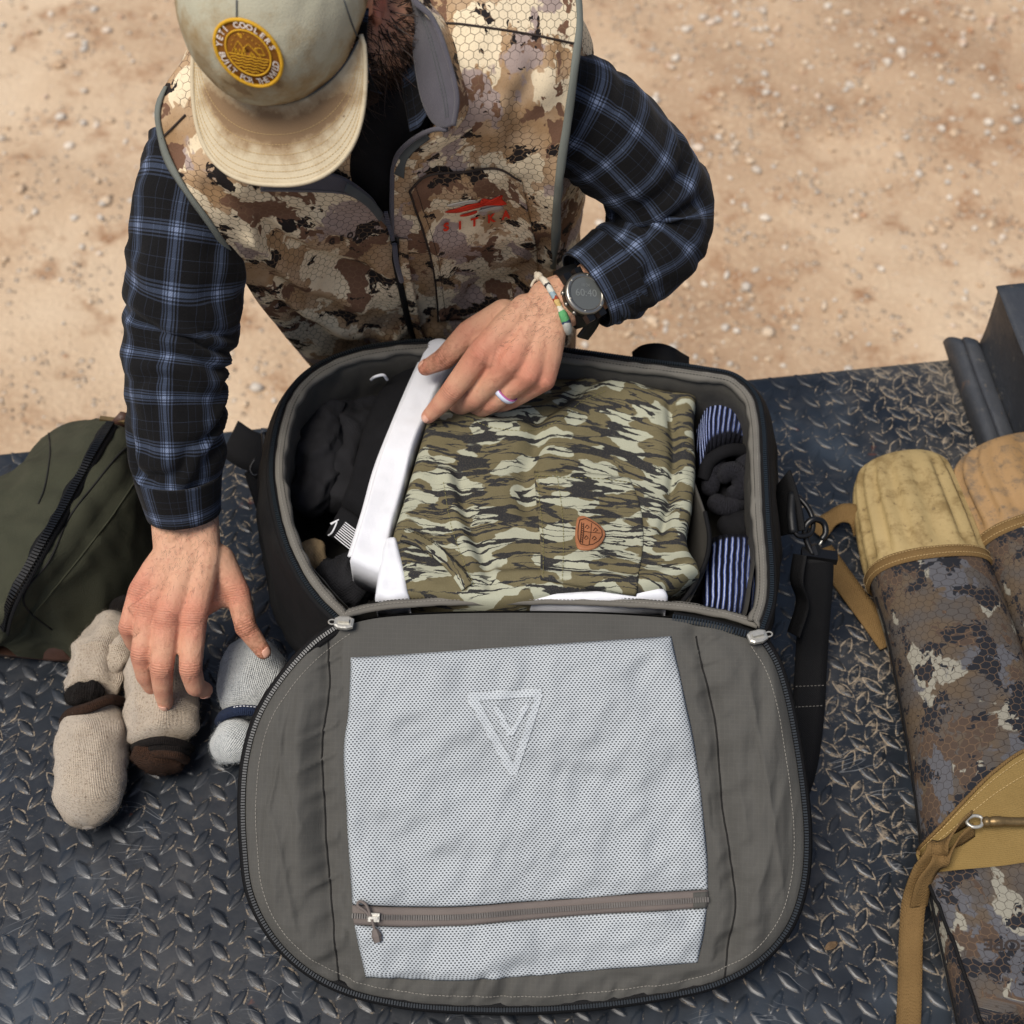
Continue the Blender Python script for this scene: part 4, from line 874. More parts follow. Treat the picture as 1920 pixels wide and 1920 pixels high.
def item(name, label, cat, *a, **k):
    o, G = cloth(name, *a, **k); return tag(o, label, cat), G
Zw = .222
white1, _ = item('folded_shirt', 'folded white cotton shirt standing along the left of the camouflage garment', 'shirt', ats([(804, 641, Zw + .012), (826, 635, Zw + .016), (862, 652, Zw + .012)]), ats([(862, 652, Zw + .012), (818, 740, Zw), (780, 830, Zw), (754, 920, Zw), (732, 1010, Zw), (722, 1078, Zw + .010)]), ats([(656, 1052, Zw), (690, 1068, Zw), (722, 1078, Zw + .010)]),
    ats([(804, 641, Zw + .012), (772, 715, Zw), (736, 800, Zw), (706, 880, Zw), (684, 960, Zw), (656, 1052, Zw)]), M['white'], None, 34, 90, .007, .12, .03, .0022, 18, 8, .002, skirt=.05)
for k, (dx, dz) in enumerate(((1, .012),)):
    ribbon('fold_layer', ats([(808 + dx, 648, Zw + .006 - dz), (776 + dx, 715, Zw - dz), (740 + dx, 800, Zw - dz), (709 + dx, 880, Zw - dz), (687 + dx, 960, Zw - dz), (661 + dx, 1044, Zw - dz)]), .013, A([1., .35, .3]), M['white'], white1, .004, 60)
white2, _ = item('folded_shirt', 'small white cotton fold tucked below the band of the camouflage garment', 'shirt', ats([(724, 1012, Zw + .004), (744, 1012, Zw + .004)]), ats([(744, 1012, Zw + .004), (760, 1070, Zw + .008), (768, 1122, Zw + .012)]), ats([(703, 1122, Zw + .008), (735, 1126, Zw + .012), (768, 1122, Zw + .012)]), ats([(724, 1012, Zw + .004), (712, 1060, Zw + .004), (703, 1122, Zw + .008)]), M['white'], None, 20, 30, .012, .3, .1, .003, 30, 9, .002, skirt=.04)
white3, _ = item('folded_shirt', 'white cotton edge showing below the camouflage garment by the hinge', 'shirt', ats([(974, 1122, .232), (1100, 1110, .236), (1246, 1104, .234)]), ats([(1246, 1104, .234), (1252, 1118, .234), (1250, 1134, .226)]), ats([(974, 1142, .222), (1100, 1142, .226), (1250, 1134, .226)]), ats([(974, 1122, .232), (972, 1133, .230), (974, 1142, .222)]), M['white'], None, 60, 14, .007, .06, .35, .0015, 40, 10, .002, skirt=.03)
white4, _ = item('folded_shirt', 'white cotton sliver between the camouflage garment and the far bag wall', 'shirt', ats([(1095, 706, .188), (1160, 712, .188), (1236, 738, .186)]), ats([(1236, 738, .186), (1238, 744, .186), (1236, 750, .184)]), ats([(1095, 722, .184), (1160, 730, .186), (1236, 750, .184)]), ats([(1095, 706, .188), (1095, 722, .184)]), M['white'], None, 50, 12, .012, .1, .35, .001, 40, 11, .002, skirt=.03)
black1, bG = item('folded_sweatshirt', 'black cotton garment folded beside the white shirt in the bag', 'garment', ats([(772, 672, .188), (792, 668, .192), (812, 672, .192)]), ats([(812, 672, .192), (772, 760, .192), (735, 850, .192), (704, 940, .192), (690, 985, .19)]), ats([(640, 948, .180), (668, 966, .184), (690, 985, .19)]), ats([(772, 672, .188), (712, 738, .176), (682, 810, .176), (660, 890, .178), (640, 948, .180)]), M['blackcotton'], None, 30, 80, .018, .35, .06, .006, 20, 12, .002, skirt=.06)
def waistband():
    G = coons(ats([(640, 950, .176), (672, 972, .182), (694, 996, .184)]), ats([(694, 996, .184), (684, 1025, .178), (672, 1052, .170)]), ats([(610, 1002, .168), (642, 1024, .168), (672, 1052, .170)]), ats([(640, 950, .176), (624, 978, .172), (610, 1002, .168)]), 30, 24)
    G = G + EZ * (.010 * edge_profile(24, 30, .2, .2))[..., None]; root = thing('boxer_shorts', 'black elastic waistband with white stripes and script beside the white shirt', 'shorts', at(650, 1000, .12))
    o = surf('waistband', G, M['blackcotton'], root, thick=.002); bv = bvh_of(o); mb = MB()
    for k in range(9):
        a = A([648 - 2.5 * k, 980 + 3.2 * k]); b = A([680 - 2.8 * k, 1004 + 3.2 * k]); P = ons(bv, np.linspace(a, b, 12), .0008)
        if len(P) > 3: mb.tube(P, .0006, 5)
    mb.build('white_stripe', M['white'], root); mb = MB()
    P = ons(bv, np.linspace((676, 1010), (655, 1040), 10), .0010)
    if len(P) > 3: mb.tube(P, .0015, 6)
    P = ons(bv, curve(A([(622, 984, 0), (632, 978, 0), (628, 990, 0), (622, 1000, 0), (617, 1003, 0)], float), 20), .0010)
    if len(P) > 3: mb.tube(P, .0010, 6)
    P = ons(bv, curve(A([(614, 985, 0), (624, 981, 0), (636, 975, 0)], float), 14), .0010)
    if len(P) > 3: mb.tube(P, .0008, 6)
    mb.build('script_lettering', M['white'], root)
waistband()
def nrm_rows(v): return v / np.maximum(1e-9, np.linalg.norm(v, axis=1))[:, None]
def roll(name, label, cat, pts, rad, mat, parent=None, flat=.85, seed=1, wr=.003, ws=30, n=40, segs=28, lab=True, endr=.25, fuzz=0, crum=.9):
    P = curve(ats(pts), n); r = np.interp(np.linspace(0, 1, n), np.linspace(0, 1, len(rad)), rad); s = np.linspace(0, 1, n); L = length(P)
    e = np.minimum(s, 1 - s) * L / np.maximum(r * endr * 4, 1e-4); r = r * np.sqrt(np.clip(1 - (1 - np.clip(e, 0, 1)) ** 2, .02, 1))
    G = sweep_grid(P, np.stack([r, r * flat], 1), segs, (0, 0, 1), fixup=True); c = P[:, None, :]; d = G - c; d = d / np.maximum(1e-9, np.linalg.norm(d, axis=2))[..., None]
    Gr = G @ A([[1, .3, .5], [-.3, 1, 0], [-.5, 0, 1]]); rdg = (1 - np.abs(vn(Gr * A([1, .55, 1]), ws * 1.5, seed + 40))) ** 4 - .30
    G = G + d * (wr * fbm(G, ws, seed) + wr * crum * rdg)[..., None]
    o = surf(name, G, mat, parent, closed=True, cap0=True, cap1=True)
    if fuzz:
        rng = np.random.RandomState(seed); k = rng.randint(0, n * segs, fuzz); p = G.reshape(-1, 3)[k] + rng.normal(size=(fuzz, 3)) * .0012; dd = nrm_rows(d.reshape(-1, 3)[k] + rng.normal(size=(fuzz, 3)) * .7); ln_ = rng.uniform(.0008, .0026, (fuzz, 1)); sd2 = nrm_rows(np.cross(dd, rng.normal(size=(fuzz, 3)))) * .00009
        mid = p + dd * ln_ * .5; tip = p + nrm_rows(dd + rng.normal(size=(fuzz, 3)) * .5) * ln_; V = np.stack([p - sd2, p + sd2, mid + sd2 * .8, mid - sd2 * .8, tip], 1).reshape(-1, 3); F = []
        for q in range(fuzz): F += [(5 * q, 5 * q + 1, 5 * q + 2, 5 * q + 3), (5 * q + 3, 5 * q + 2, 5 * q + 4)]
        tag(mobj('fuzz', V, F, mat, o if parent is None else o, uv=np.zeros((len(V), 2))), kind='stuff')
    return tag(o, label, cat) if lab else o
roll('wool_sock', 'charcoal wool sock roll upright against the left bag wall', 'sock', [(622, 752, .150), (604, 830, .158), (590, 900, .150), (578, 968, .135)], [.036, .034, .030, .026], M['charcoal'], seed=2, wr=.007, ws=34, n=70, segs=44, fuzz=5000)
roll('wool_bundle', 'charcoal wool bundle between the sock roll and black cotton garment', 'bundle', [(690, 728, .120), (668, 790, .140), (640, 880, .140), (620, 960, .125)], [.034, .034, .032, .028], M['charcoal'], seed=3, wr=.008, ws=30, n=70, segs=44, fuzz=5000)
roll('dark_jersey', 'dark jersey bundle in the near left corner of the bag', 'garment', [(612, 1085, .130), (660, 1090, .150), (710, 1092, .150)], [.035, .045, .042], M['charcoal'], seed=4, wr=.008, ws=30, n=60, segs=40, fuzz=4000)
def glove():
    root = thing('tan_glove', 'tan knit cuff poking out beside the left bag wall', 'glove', at(585, 1045, .08))
    roll('cuff', '', '', [(590, 1008, .150), (584, 1040, .140), (582, 1080, .118)], [.014, .017, .013], M['tan'], root, .7, 5, .003, 60, 24, 18, lab=False)
    roll('fold', '', '', [(598, 1012, .152), (598, 1045, .142), (592, 1075, .122)], [.008, .010, .007], M['tan'], root, .8, 6, .002, 60, 20, 14, lab=False)
glove()
roll('olive_cloth', 'scrap of olive cloth at the near left inside the bag', 'cloth', [(588, 1082, .115), (598, 1098, .118), (606, 1112, .118)], [.012, .018, .014], M['olive'], seed=7)
def striped(label, T_, R_, B_, L_, puff, darkf, seed):
    root = thing('striped_sock', label, 'sock', (ats(T_).mean(0) + ats(B_).mean(0)) / 2 - EZ * .05, 'striped socks in the bag')
    o, G = cloth('sock_body', ats(T_), ats(R_), ats(B_), ats(L_), M['stripe'], root, 44, 44, puff, .4, .3, .002, 40, seed, .0015, skirt=.04)
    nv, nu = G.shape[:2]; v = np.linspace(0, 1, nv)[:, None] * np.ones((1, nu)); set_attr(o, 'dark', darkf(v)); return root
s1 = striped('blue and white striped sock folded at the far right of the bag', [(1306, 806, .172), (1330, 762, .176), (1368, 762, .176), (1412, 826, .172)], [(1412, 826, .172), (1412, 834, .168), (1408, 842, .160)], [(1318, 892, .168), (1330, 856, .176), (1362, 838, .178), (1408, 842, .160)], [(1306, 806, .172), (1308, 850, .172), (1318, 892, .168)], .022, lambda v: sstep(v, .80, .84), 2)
tube('sock_cuff', curve(ats([(1318, 898, .172), (1330, 866, .186), (1362, 846, .192), (1408, 846, .176)]), 40), .0085, M['blackcotton'], s1, segs=12)
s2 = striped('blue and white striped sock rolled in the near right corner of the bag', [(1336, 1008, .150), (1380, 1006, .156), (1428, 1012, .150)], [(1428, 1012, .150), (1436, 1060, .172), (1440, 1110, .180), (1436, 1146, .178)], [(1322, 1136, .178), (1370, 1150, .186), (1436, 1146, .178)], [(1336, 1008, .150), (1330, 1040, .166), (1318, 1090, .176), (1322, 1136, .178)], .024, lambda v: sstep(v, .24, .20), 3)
def char_sock():
    root = thing('charcoal_sock', 'balled charcoal sock with looped folds between the two striped socks', 'sock', at(1375, 910, .08))
    for k, (pts, r) in enumerate([([(1330, 930, .155), (1338, 880, .172), (1352, 858, .170)], .012), ([(1352, 905, .165), (1366, 884, .178), (1386, 892, .176), (1388, 920, .165), (1362, 930, .160)], .0125), ([(1392, 855, .172), (1402, 878, .174), (1404, 905, .165), (1394, 935, .155)], .0135), ([(1330, 935, .152), (1360, 950, .156), (1396, 940, .150)], .012)]):
        n = 30; P = curve(ats(pts), n); G = sweep_grid(P, r * np.sqrt(np.clip(1 - np.abs(np.linspace(-1, 1, n)) ** 6, .05, 1)), 16); surf('fold', G + (.002 * fbm(G, 60, k))[..., None] * EZ, M['sock_char'], root, closed=True, cap0=True, cap1=True)
    roll('body', '', '', [(1340, 950, .125), (1385, 935, .125), (1400, 990, .12)], [.03, .035, .03], M['blackcotton'], root, .9, 9, lab=False)
char_sock()
roll('dark_sock', 'black sock lying flat between the charcoal sock and near striped sock', 'sock', [(1345, 985, .135), (1385, 985, .142), (1425, 985, .135)], [.018, .022, .018], M['blackcotton'], seed=13)

# ------------------------------------------------------------------ socks on the plate, left of the bag
def sock_a():
    root = thing('wool_sock', 'oatmeal wool sock roll with dark brown band, leftmost of the three on plate', 'sock', at(175, 1380, 0), 'wool socks on the plate')
    r = lambda nm, pts, rad, mat, **k: roll(nm, '', '', pts, rad, mat, root, lab=False, **k)
    r('sock_roll', [(196, 1318, .040), (180, 1380, .040), (170, 1460, .040), (164, 1552, .036)], [.040, .043, .044, .036], M['sock_tan'], seed=21, wr=.0050, ws=20, n=60, segs=36, endr=.30, fuzz=5000)
    r('sock_leg', [(232, 1148, .040), (205, 1205, .044), (186, 1262, .044), (176, 1316, .040)], [.030, .036, .036, .034], M['sock_tan'], seed=22, wr=.009, ws=22, n=60, segs=36, endr=.25, fuzz=5000)
    r('sock_fold', [(246, 1180, .05), (222, 1222, .060), (206, 1270, .052)], [.012, .018, .012], M['sock_tan'], seed=23, wr=.004, ws=40)
    r('brown_cuff', [(126, 1310, .052), (160, 1296, .068), (196, 1300, .060)], [.012, .014, .010], M['sock_black'], seed=24, wr=.003, ws=60, fuzz=5000)
    tube('brown_band', curve(ats([(120, 1352, .036), (132, 1338, .060), (168, 1326, .078), (205, 1312, .074), (228, 1316, .045)]), 40), .0065, M['sock_brown'], root, segs=12)
    r('dark_hem', [(205, 1140, .035), (232, 1136, .045), (262, 1142, .035)], [.010, .012, .010], M['sock_black'], seed=25)
sock_a()
def sock_b():
    root = thing('wool_sock', 'oatmeal wool sock roll under the fingertips with dark brown open end', 'sock', at(305, 1320, 0), 'wool socks on the plate')
    r = lambda nm, pts, rad, mat, **k: roll(nm, '', '', pts, rad, mat, root, lab=False, **k)
    r('sock_roll', [(300, 1205, .036), (300, 1270, .040), (303, 1340, .040), (307, 1400, .038)], [.038, .044, .044, .038], M['sock_tan'], seed=31, wr=.0050, ws=20, n=60, segs=36, endr=.12, fuzz=5000)
    tube('cuff_rim', curve(ats([(248, 1404, .024), (262, 1396, .052), (305, 1388, .070), (345, 1396, .054), (358, 1404, .026)]), 40), .005, M['sock_black'], root, segs=12)
    r('rolled_cuff', [(304, 1384, .034), (303, 1415, .034), (302, 1452, .030)], [.032, .034, .030], M['sock_brown'], seed=32, wr=.004, ws=45, n=40, endr=.2, fuzz=5000)
    for k, (y, h) in enumerate(((1408, .058), (1420, .056))): tube('inner_fold', curve(ats([(268, y + 8, h - .022), (290, y - 6, h), (330, y - 4, h), (350, y + 6, h - .02)]), 30), .0055, M['sock_brown'] if k else M['sock_black'], root, segs=10)
sock_b()
def sock_c():
    root = thing('wool_sock', 'pale grey wool sock with navy band tucked beside the open lid', 'sock', at(450, 1320, 0), 'wool socks on the plate')
    r = lambda nm, pts, rad, mat, **k: roll(nm, '', '', pts, rad, mat, root, lab=False, **k)
    r('sock_roll', [(484, 1205, .034), (474, 1250, .036), (462, 1300, .036), (452, 1350, .034)], [.036, .042, .042, .036], M['sock_grey'], seed=41, wr=.0040, ws=20, n=60, segs=36, endr=.25, fuzz=5000)
    tube('navy_band', curve(ats([(412, 1354, .022), (422, 1340, .050), (450, 1332, .066), (482, 1334, .060), (508, 1348, .03)]), 40), .0068, M['navyband'], root, segs=12)
    stitches('band_stitching', curve(ats([(414, 1344, .036), (424, 1332, .060), (450, 1324, .074), (482, 1326, .068)]), 40), M['white'], root, .004, .0024, .0008)
    r('sock_toe', [(462, 1352, .034), (440, 1385, .030), (410, 1430, .022)], [.024, .026, .020], M['sock_grey'], seed=42, wr=.003, ws=26, n=40, endr=.25, fuzz=5000)
sock_c()

# ------------------------------------------------------------------ green canvas pouch
def pouch():
    root = thing('toiletry_pouch', 'olive green canvas pouch with black zipper at the left edge', 'pouch', at(120, 1050, 0))
    S = [  # left base, left side, left shoulder, zip, right seam, right lower seam, right base
        [(120, 830, .0), (112, 806, .05), (150, 794, .108), (208, 794, .126), (240, 806, .120), (262, 838, .09), (276, 880, .0)],
        [(20, 925, .0), (38, 862, .100), (104, 850, .146), (172, 866, .152), (218, 874, .148), (262, 926, .105), (296, 1000, .0)],
        [(-60, 1020, .0), (-42, 940, .108), (32, 934, .154), (114, 972, .162), (162, 960, .157), (222, 1004, .112), (296, 1105, .0)],
        [(-120, 1110, .0), (-98, 1035, .102), (-26, 1024, .150), (62, 1062, .157), (108, 1044, .152), (156, 1074, .112), (246, 1180, .0)],
        [(-140, 1180, .0), (-116, 1120, .06), (-60, 1110, .10), (20, 1142, .128), (52, 1126, .118), (74, 1160, .08), (160, 1232, .0)],
        [(-110, 1216, .0), (-92, 1190, .04), (-48, 1180, .06), (8, 1192, .078), (30, 1186, .072), (58, 1196, .05), (112, 1242, .0)]]
    R = [ats(s) for s in S]; ext = R[-1].mean(0) * 0 + A([0, -.012, 0]); end = [R[-1] * .35 + R[-1].mean(0) * .65 + ext]; st = [R[0] * .35 + R[0].mean(0) * .65 + A([0.02, .02, 0])]
    R = st + R + end; n = 60
    C = A([curve(A(r), 60) for r in R]); G = np.stack([resample(cr_dense(C[:, i]), 70) for i in range(60)], 1)
    N = gnormals(G); sgn = np.sign((N * (G - G.mean((0, 1)))).sum()); N = N * sgn
    u = np.linspace(0, 1, 60)[None, :]; w = .0075 * fbm(G * A([1, 1, .6]), 15, 5, 3) + .004 * (1 - np.abs(vn(G * A([1, .5, .5]), 26, 9))) ** 4 + .003 * np.exp(-((u - .72) / .05) ** 2) - .005 * np.exp(-((u - .69) / .012) ** 2) * 1
    G = G + N * (w * np.clip(np.sin(np.linspace(0, np.pi, 70))[:, None] * 4, 0, 1))[..., None]; G[..., 2] = np.maximum(G[..., 2], .002)
    body = surf('canvas_body', G, M['canvas'], root, flip=sgn < 0); bv = bvh_of(body)
    und = np.stack([G[:, 0], G[:, -1]], 1); surf('base', A([np.linspace(a, b, 6) for a, b in und]), M['leather'], root)
    zp = ons(bv, curve(A([(206, 798, 0), (190, 822, 0), (150, 895, 0), (100, 985, 0), (52, 1068, 0), (18, 1132, 0), (4, 1190, 0)], float), 80), .0012); zp = resample(cr_dense(zp[::11]), 80); T = np.gradient(zp, axis=0); Sd = np.cross(T, EZ); Sd /= np.linalg.norm(Sd, axis=1)[:, None]
    surf('zipper_tape', A([zp + Sd * o + EZ * h for o, h in [(-.011, -.002), (-.006, .001), (.006, .001), (.012, -.002)]]), M['webbing'], root, thick=.0012)
    teeth('zipper_teeth', zp - Sd * .0014, Sd, EZ, M['blackplastic'], root, pitch=.0040, w=.0052, h=.0018, lift=.0042)
    q = lambda l, o: ons(bv, curve(A([(a, b, 0) for a, b in l], float), 60), o)
    for l in ([(246, 832), (225, 850), (180, 905), (130, 970), (92, 1052), (50, 1104), (44, 1128), (56, 1148), (96, 1180)], [(90, 800), (94, 850), (82, 920), (72, 945)]):
        P = q(l, .0002)
        if len(P) > 10: tube('seam', P, .0013, M['thread_dark'], root, segs=6)
    P = q([(268, 880), (215, 960), (150, 1045), (64, 1150)], .0006)
    if len(P) > 10: tube('piping', P, .0010, M['canvas'], root, segs=6)
    # leather foot and zipper end with brass frame
    G = coons(ats([(32, 1212, .012), (70, 1200, .022), (98, 1190, .034)]), ats([(98, 1190, .034), (118, 1215, .022), (140, 1238, .003)]), ats([(34, 1226, .003), (90, 1236, .003), (140, 1238, .003)]), ats([(32, 1212, .012), (34, 1226, .003)]), 14, 8); surf('leather_foot', G - A([0, .004, -.003]), M['leather'], root, thick=.002)
    c = at(212, 790, .132); mb = MB(); ax = nrm(at(240, 796, .132) - at(190, 790, .132)); ay = np.cross(EZ, ax); mb.box(c + EZ * .002, (ax, ay, EZ), (.017, .003, .003)); mb.build('zipper_end', M['brass'], root)
    V = ats([(208, 792, .138), (226, 772, .146), (244, 776, .142), (247, 800, .128), (222, 802, .130)]); mobj('leather_tab', V, [(0, 1, 2, 3, 4)], M['leather'], root, thick=.003)
pouch()

# ------------------------------------------------------------------ padded cases at the right
def case(label, L_, R_, Z_, H_, capmat, kcap, seed, x0):
    root = thing('padded_case', label, 'case', at(x0, 1300, 0), 'padded camouflage cases')
    n = 110; k = len(L_)
    Lp = curve(A([at(x, y, z) for (x, y), z in zip(L_, Z_)]), n); Rp = curve(A([at(x, y, z) for (x, y), z in zip(R_, Z_)]), n)
    c = (Lp + Rp) / 2; a = (Rp - Lp) / 2; s = np.linspace(0, 1, n)
    hh = np.interp(s, np.linspace(0, 1, len(H_)), H_); th = np.linspace(0, 2 * np.pi, 64, endpoint=False); co, si = np.cos(th), np.sin(th)
    p = 2 / 2.5; co = np.sign(co) * np.abs(co) ** p; si = np.sign(si) * np.abs(si) ** p
    G = c[:, None] + a[:, None] * co[None, :, None] + EZ * (hh[:, None] * si[None])[..., None]
    ic = int(np.argmin(np.linalg.norm(Lp - at(*L_[kcap], Z_[kcap]), axis=1)))
    cap = G[:ic + 1].copy(); d = cap - c[:ic + 1, None]; d = d / np.maximum(1e-9, np.linalg.norm(d, axis=2))[..., None]
    t = np.linspace(0, 1, ic + 1)[:, None]; fl = np.cos(th * 15)[None]; fl = np.where(fl > 0, fl * .3, fl * 1.0)
    cap = cap + d * (.0078 * fl * sstep(t, .12, .4) * sstep(1 - t, .0, .16))[..., None] + d * .003 * sstep(t, 0, .1)[..., None]
    cp = surf('moulded_cap', cap, capmat, root, closed=True, cap0=True, flip=True)
    body = G[ic:]; body = body + EZ * (.003 * fbm(body, 9, seed))[..., None]; body[..., 2] = np.maximum(body[..., 2], .001)
    bo = surf('camo_sleeve', body, M['casecamo'], root, closed=True, cap1=True, flip=True)
    ring = G[ic]; cc = c[ic]; dr = (ring - cc); dr = dr / np.linalg.norm(dr, axis=1)[:, None]; ax = nrm(c[ic + 3] - c[ic - 3])
    surf('band', A([ring + dr * o + ax * w for w, o in [(-.011, .002), (-.009, .0048), (0, .0052), (.005, .0048), (.007, .002)]]), M['coyoteweb'], root, closed=True, flip=True)
    for w in (-.007, .003): stitches('band_stitching', np.vstack([ring, ring[:1]]) + np.vstack([dr, dr[:1]]) * .0058 + ax * w, M['thread_tan'], root, .004, .0026)
    for sgn in (1, -1):
        P = c + a * sgn * 1.0; P = P[4:]; P[:, 2] += .004; tube('piping', P[::2], .0024, M['coyoteweb'] if sgn > 0 else M['webbing'], root, segs=8) if sgn > 0 else tube('piping', P[ic::2], .0022, M['webbing'], root, segs=8)
    return root, cp, bo
Lc = [(1672, 862), (1640, 868), (1616, 884), (1607, 920), (1632, 1086), (1662, 1190), (1690, 1330), (1712, 1470), (1732, 1620), (1756, 1740), (1800, 1940)]
Rc = [(1710, 855), (1742, 856), (1768, 868), (1786, 905), (1833, 1028), (1874, 1120), (1928, 1270), (1980, 1400), (2040, 1540), (2085, 1660), (2150, 1860)]
c1, c1cap, c1body = case('padded camouflage case with pale tan fluted cap and canvas flap, nearer the bag', Lc, Rc, [.048] * 11, [.012, .032, .044, .047, .048, .048, .047, .046, .044, .042, .040], M['cap_tan'], 4, 5, 1780)
Lc2 = [(1856, 838), (1826, 848), (1798, 872), (1788, 910), (1836, 1034), (1880, 1130), (1936, 1276), (1990, 1400), (2060, 1560)]
Rc2 = [(1900, 826), (1945, 822), (1985, 835), (2005, 870), (2050, 980), (2100, 1080), (2160, 1220), (2220, 1350), (2290, 1500)]
c2, _, _ = case('padded camouflage case with brownish fluted cap at the right edge', Lc2, Rc2, [.052] * 9, [.012, .034, .046, .050, .051, .050, .048, .046, .044], M['cap_brown'], 4, 15, 1960)
def case_details():
    bv = bvh_of(c1body, c1cap); q = lambda l: A([(a, b, 0) for a, b in l], float)
    P = coons(q([(1722, 1600), (1762, 1556), (1812, 1500), (1862, 1450), (1920, 1410), (1975, 1400)]), q([(1975, 1400), (1990, 1500), (2010, 1612)]), q([(1738, 1650), (1820, 1640), (1920, 1626), (2010, 1612)]), q([(1722, 1600), (1738, 1650)]), 50, 30)
    G = A([[on(bv, x, y, .004) if on(bv, x, y) is not None else at(x, y, .085) for x, y, _ in r] for r in P]); surf('canvas_flap', G, M['coyote'], c1, thick=.003)
    for j in (2, 6):
        stitches('flap_stitching', np.array(G[j]) + EZ * .0018, M['thread_tan'], c1, .005, .0032)
    tube('flap_binding', G[0] + EZ * .001, .0022, M['coyoteweb'], c1, segs=8)
    P = coons(q([(1748, 1642), (1830, 1634), (1920, 1624), (2010, 1612)]), q([(2010, 1612), (2060, 1720), (2110, 1850), (2140, 1960)]), q([(1858, 1960), (1940, 1960), (2040, 1960), (2140, 1960)]), q([(1748, 1642), (1784, 1740), (1818, 1840), (1858, 1960)]), 40, 44)
    G = A([[(on(bv, x, y, .011) if on(bv, x, y) is not None else at(x, y, .085)) for x, y, _ in r] for r in P]); G = G + EZ * (.003 * fbm(G, 16, 3))[..., None]
    pk = surf('camo_pocket', G, M['casecamo'], c1, uv=grid_uv(G) + A([.5, .9]), thick=.004); tube('pocket_edge', G[:, 0], .0022, M['webbing'], c1, segs=8)
    V, F = text_mesh('GEOPE', .020, .0004); bp = bvh_of(pk); VV = []; ok = True
    for x, y in V:
        p = on(bp, 1902 - x * 1900 * 1.0, 1772 + y * 1500 - x * 60, .0010); VV.append(p if p is not None else at(1902 - x * 1900, 1772 + y * 1500, .098))
    mobj('printed_letters', VV, F, M['ink'], c1)
    # clip strap with swivel hook
    ribbon('clip_strap', ats([(1818, 1534, .108), (1795, 1552, .112), (1762, 1588, .108), (1732, 1630, .085), (1714, 1690, .050), (1708, 1760, .030), (1706, 1850, .018), (1702, 1960, .012)]), .026, A([nrm(A([.6, .6, .5]))] * 3 + [nrm(A([.8, .3, .5]))] * 2 + [nrm(A([1, 0, .3]))] * 3), M['coyoteweb'], c1, .0022)
    ribbon('clip_strap', ats([(1826, 1556, .104), (1795, 1580, .104), (1760, 1616, .098), (1735, 1650, .080), (1722, 1700, .048)]), .020, A([nrm(A([.6, .6, .3]))] * 3 + [nrm(A([.8, .3, .3]))] * 2), M['coyoteweb'], c1, .002)
    hk = MB(); hk.tube(curve(ats([(1846, 1542, .112), (1870, 1540, .114), (1900, 1541, .113), (1935, 1541, .112)]), 20), [.0045] * 3 + [.0060] * 4 + [.0052] * 13, 10); hk.ball(at(1850, 1541, .112), .0062); h = hk.build('swivel_hook', M['brass'], c1, smooth=True)
    tube('hook_eye', curve(ats([(1840, 1533, .112), (1824, 1530, .112), (1812, 1540, .112), (1822, 1550, .112), (1840, 1548, .112)]), 24, True), .0020, M['metal'], h, segs=8, closed=True)
    ribbon('loose_strap', ats([(1530, 1000, .012), (1552, 978, .020), (1580, 962, .034), (1602, 966, .040), (1612, 995, .020)]), .028, nrm(A([.4, .8, .3])), M['coyoteweb'], c1, .0022); ribbon('under_strap', ats([(1540, 1030, .006), (1590, 1100, .006), (1640, 1168, .006), (1670, 1210, .006)]), .032, nrm(A([.7, .6, 0])), M['coyoteweb'], c1, .0022)
case_details()
# ------------------------------------------------------------------ the man leaning over the bag
person = thing('person', 'bearded man in soiled cap, camouflage vest and navy plaid shirt leaning over the bag', 'person', (-.08, .62, GZ))
# skeleton (world space)
SH_R, SH_L = atd(400, 270, 1.63), atd(1010, 150, 1.63)         # his right shoulder is at the left of the picture
ARM_R = [(388, 292, 1.610), (358, 385, 1.605), (344, 500, 1.615), (338, 605, 1.645), (328, 705, 1.655), (328, 800, 1.665), (334, 890, 1.692), (345, 962, 1.714)]
ARM_RR = [.064, .060, .0605, .0625, .0560, .0520, .0440, .0370]
ARM_L = [(1010, 180, 1.61), (1092, 222, 1.635), (1180, 300, 1.680), (1246, 385, 1.730), (1222, 452, 1.735), (1170, 500, 1.725), (1100, 545, 1.716)]
ARM_LR = [.066, .0625, .0620, .0600, .0590, .0540, .0470]
HC = atd(558, 26, 1.45)                                         # head centre
def rot(v, k, a): v = A(v, float); k = nrm(k); return v * math.cos(a) + np.cross(k, v) * math.sin(a) + k * (k @ v) * (1 - math.cos(a))
BETA = math.radians(42); hu = A([0, -math.sin(BETA), math.cos(BETA)]); hf = A([0, -math.cos(BETA), -math.sin(BETA)]); hr = A([1., 0, 0])
hf, hr = rot(hf, hu, math.radians(-4)), rot(hr, hu, math.radians(-4)); hu, hr = rot(hu, hf, math.radians(13)), rot(hr, hf, math.radians(13))
def hd(x, y, z): return HC + hr * x + hf * y + hu * z           # head space: right, forward, up
RING = [(-.100, .52, -.16, .195, .120), (-.102, .51, -.02, .196, .118), (-.108, .495, .10, .200, .120), (-.118, .468, .22, .208, .126), (-.126, .438, .36, .218, .124), (-.134, .400, .49, .226, .118), (-.142, .365, .585, .228, .100), (-.150, .345, .645, .208, .076), (-.150, .330, .685, .150, .066), (-.148, .318, .705, .095, .060)]
SHAX = nrm(A([.97, .17, .12]))
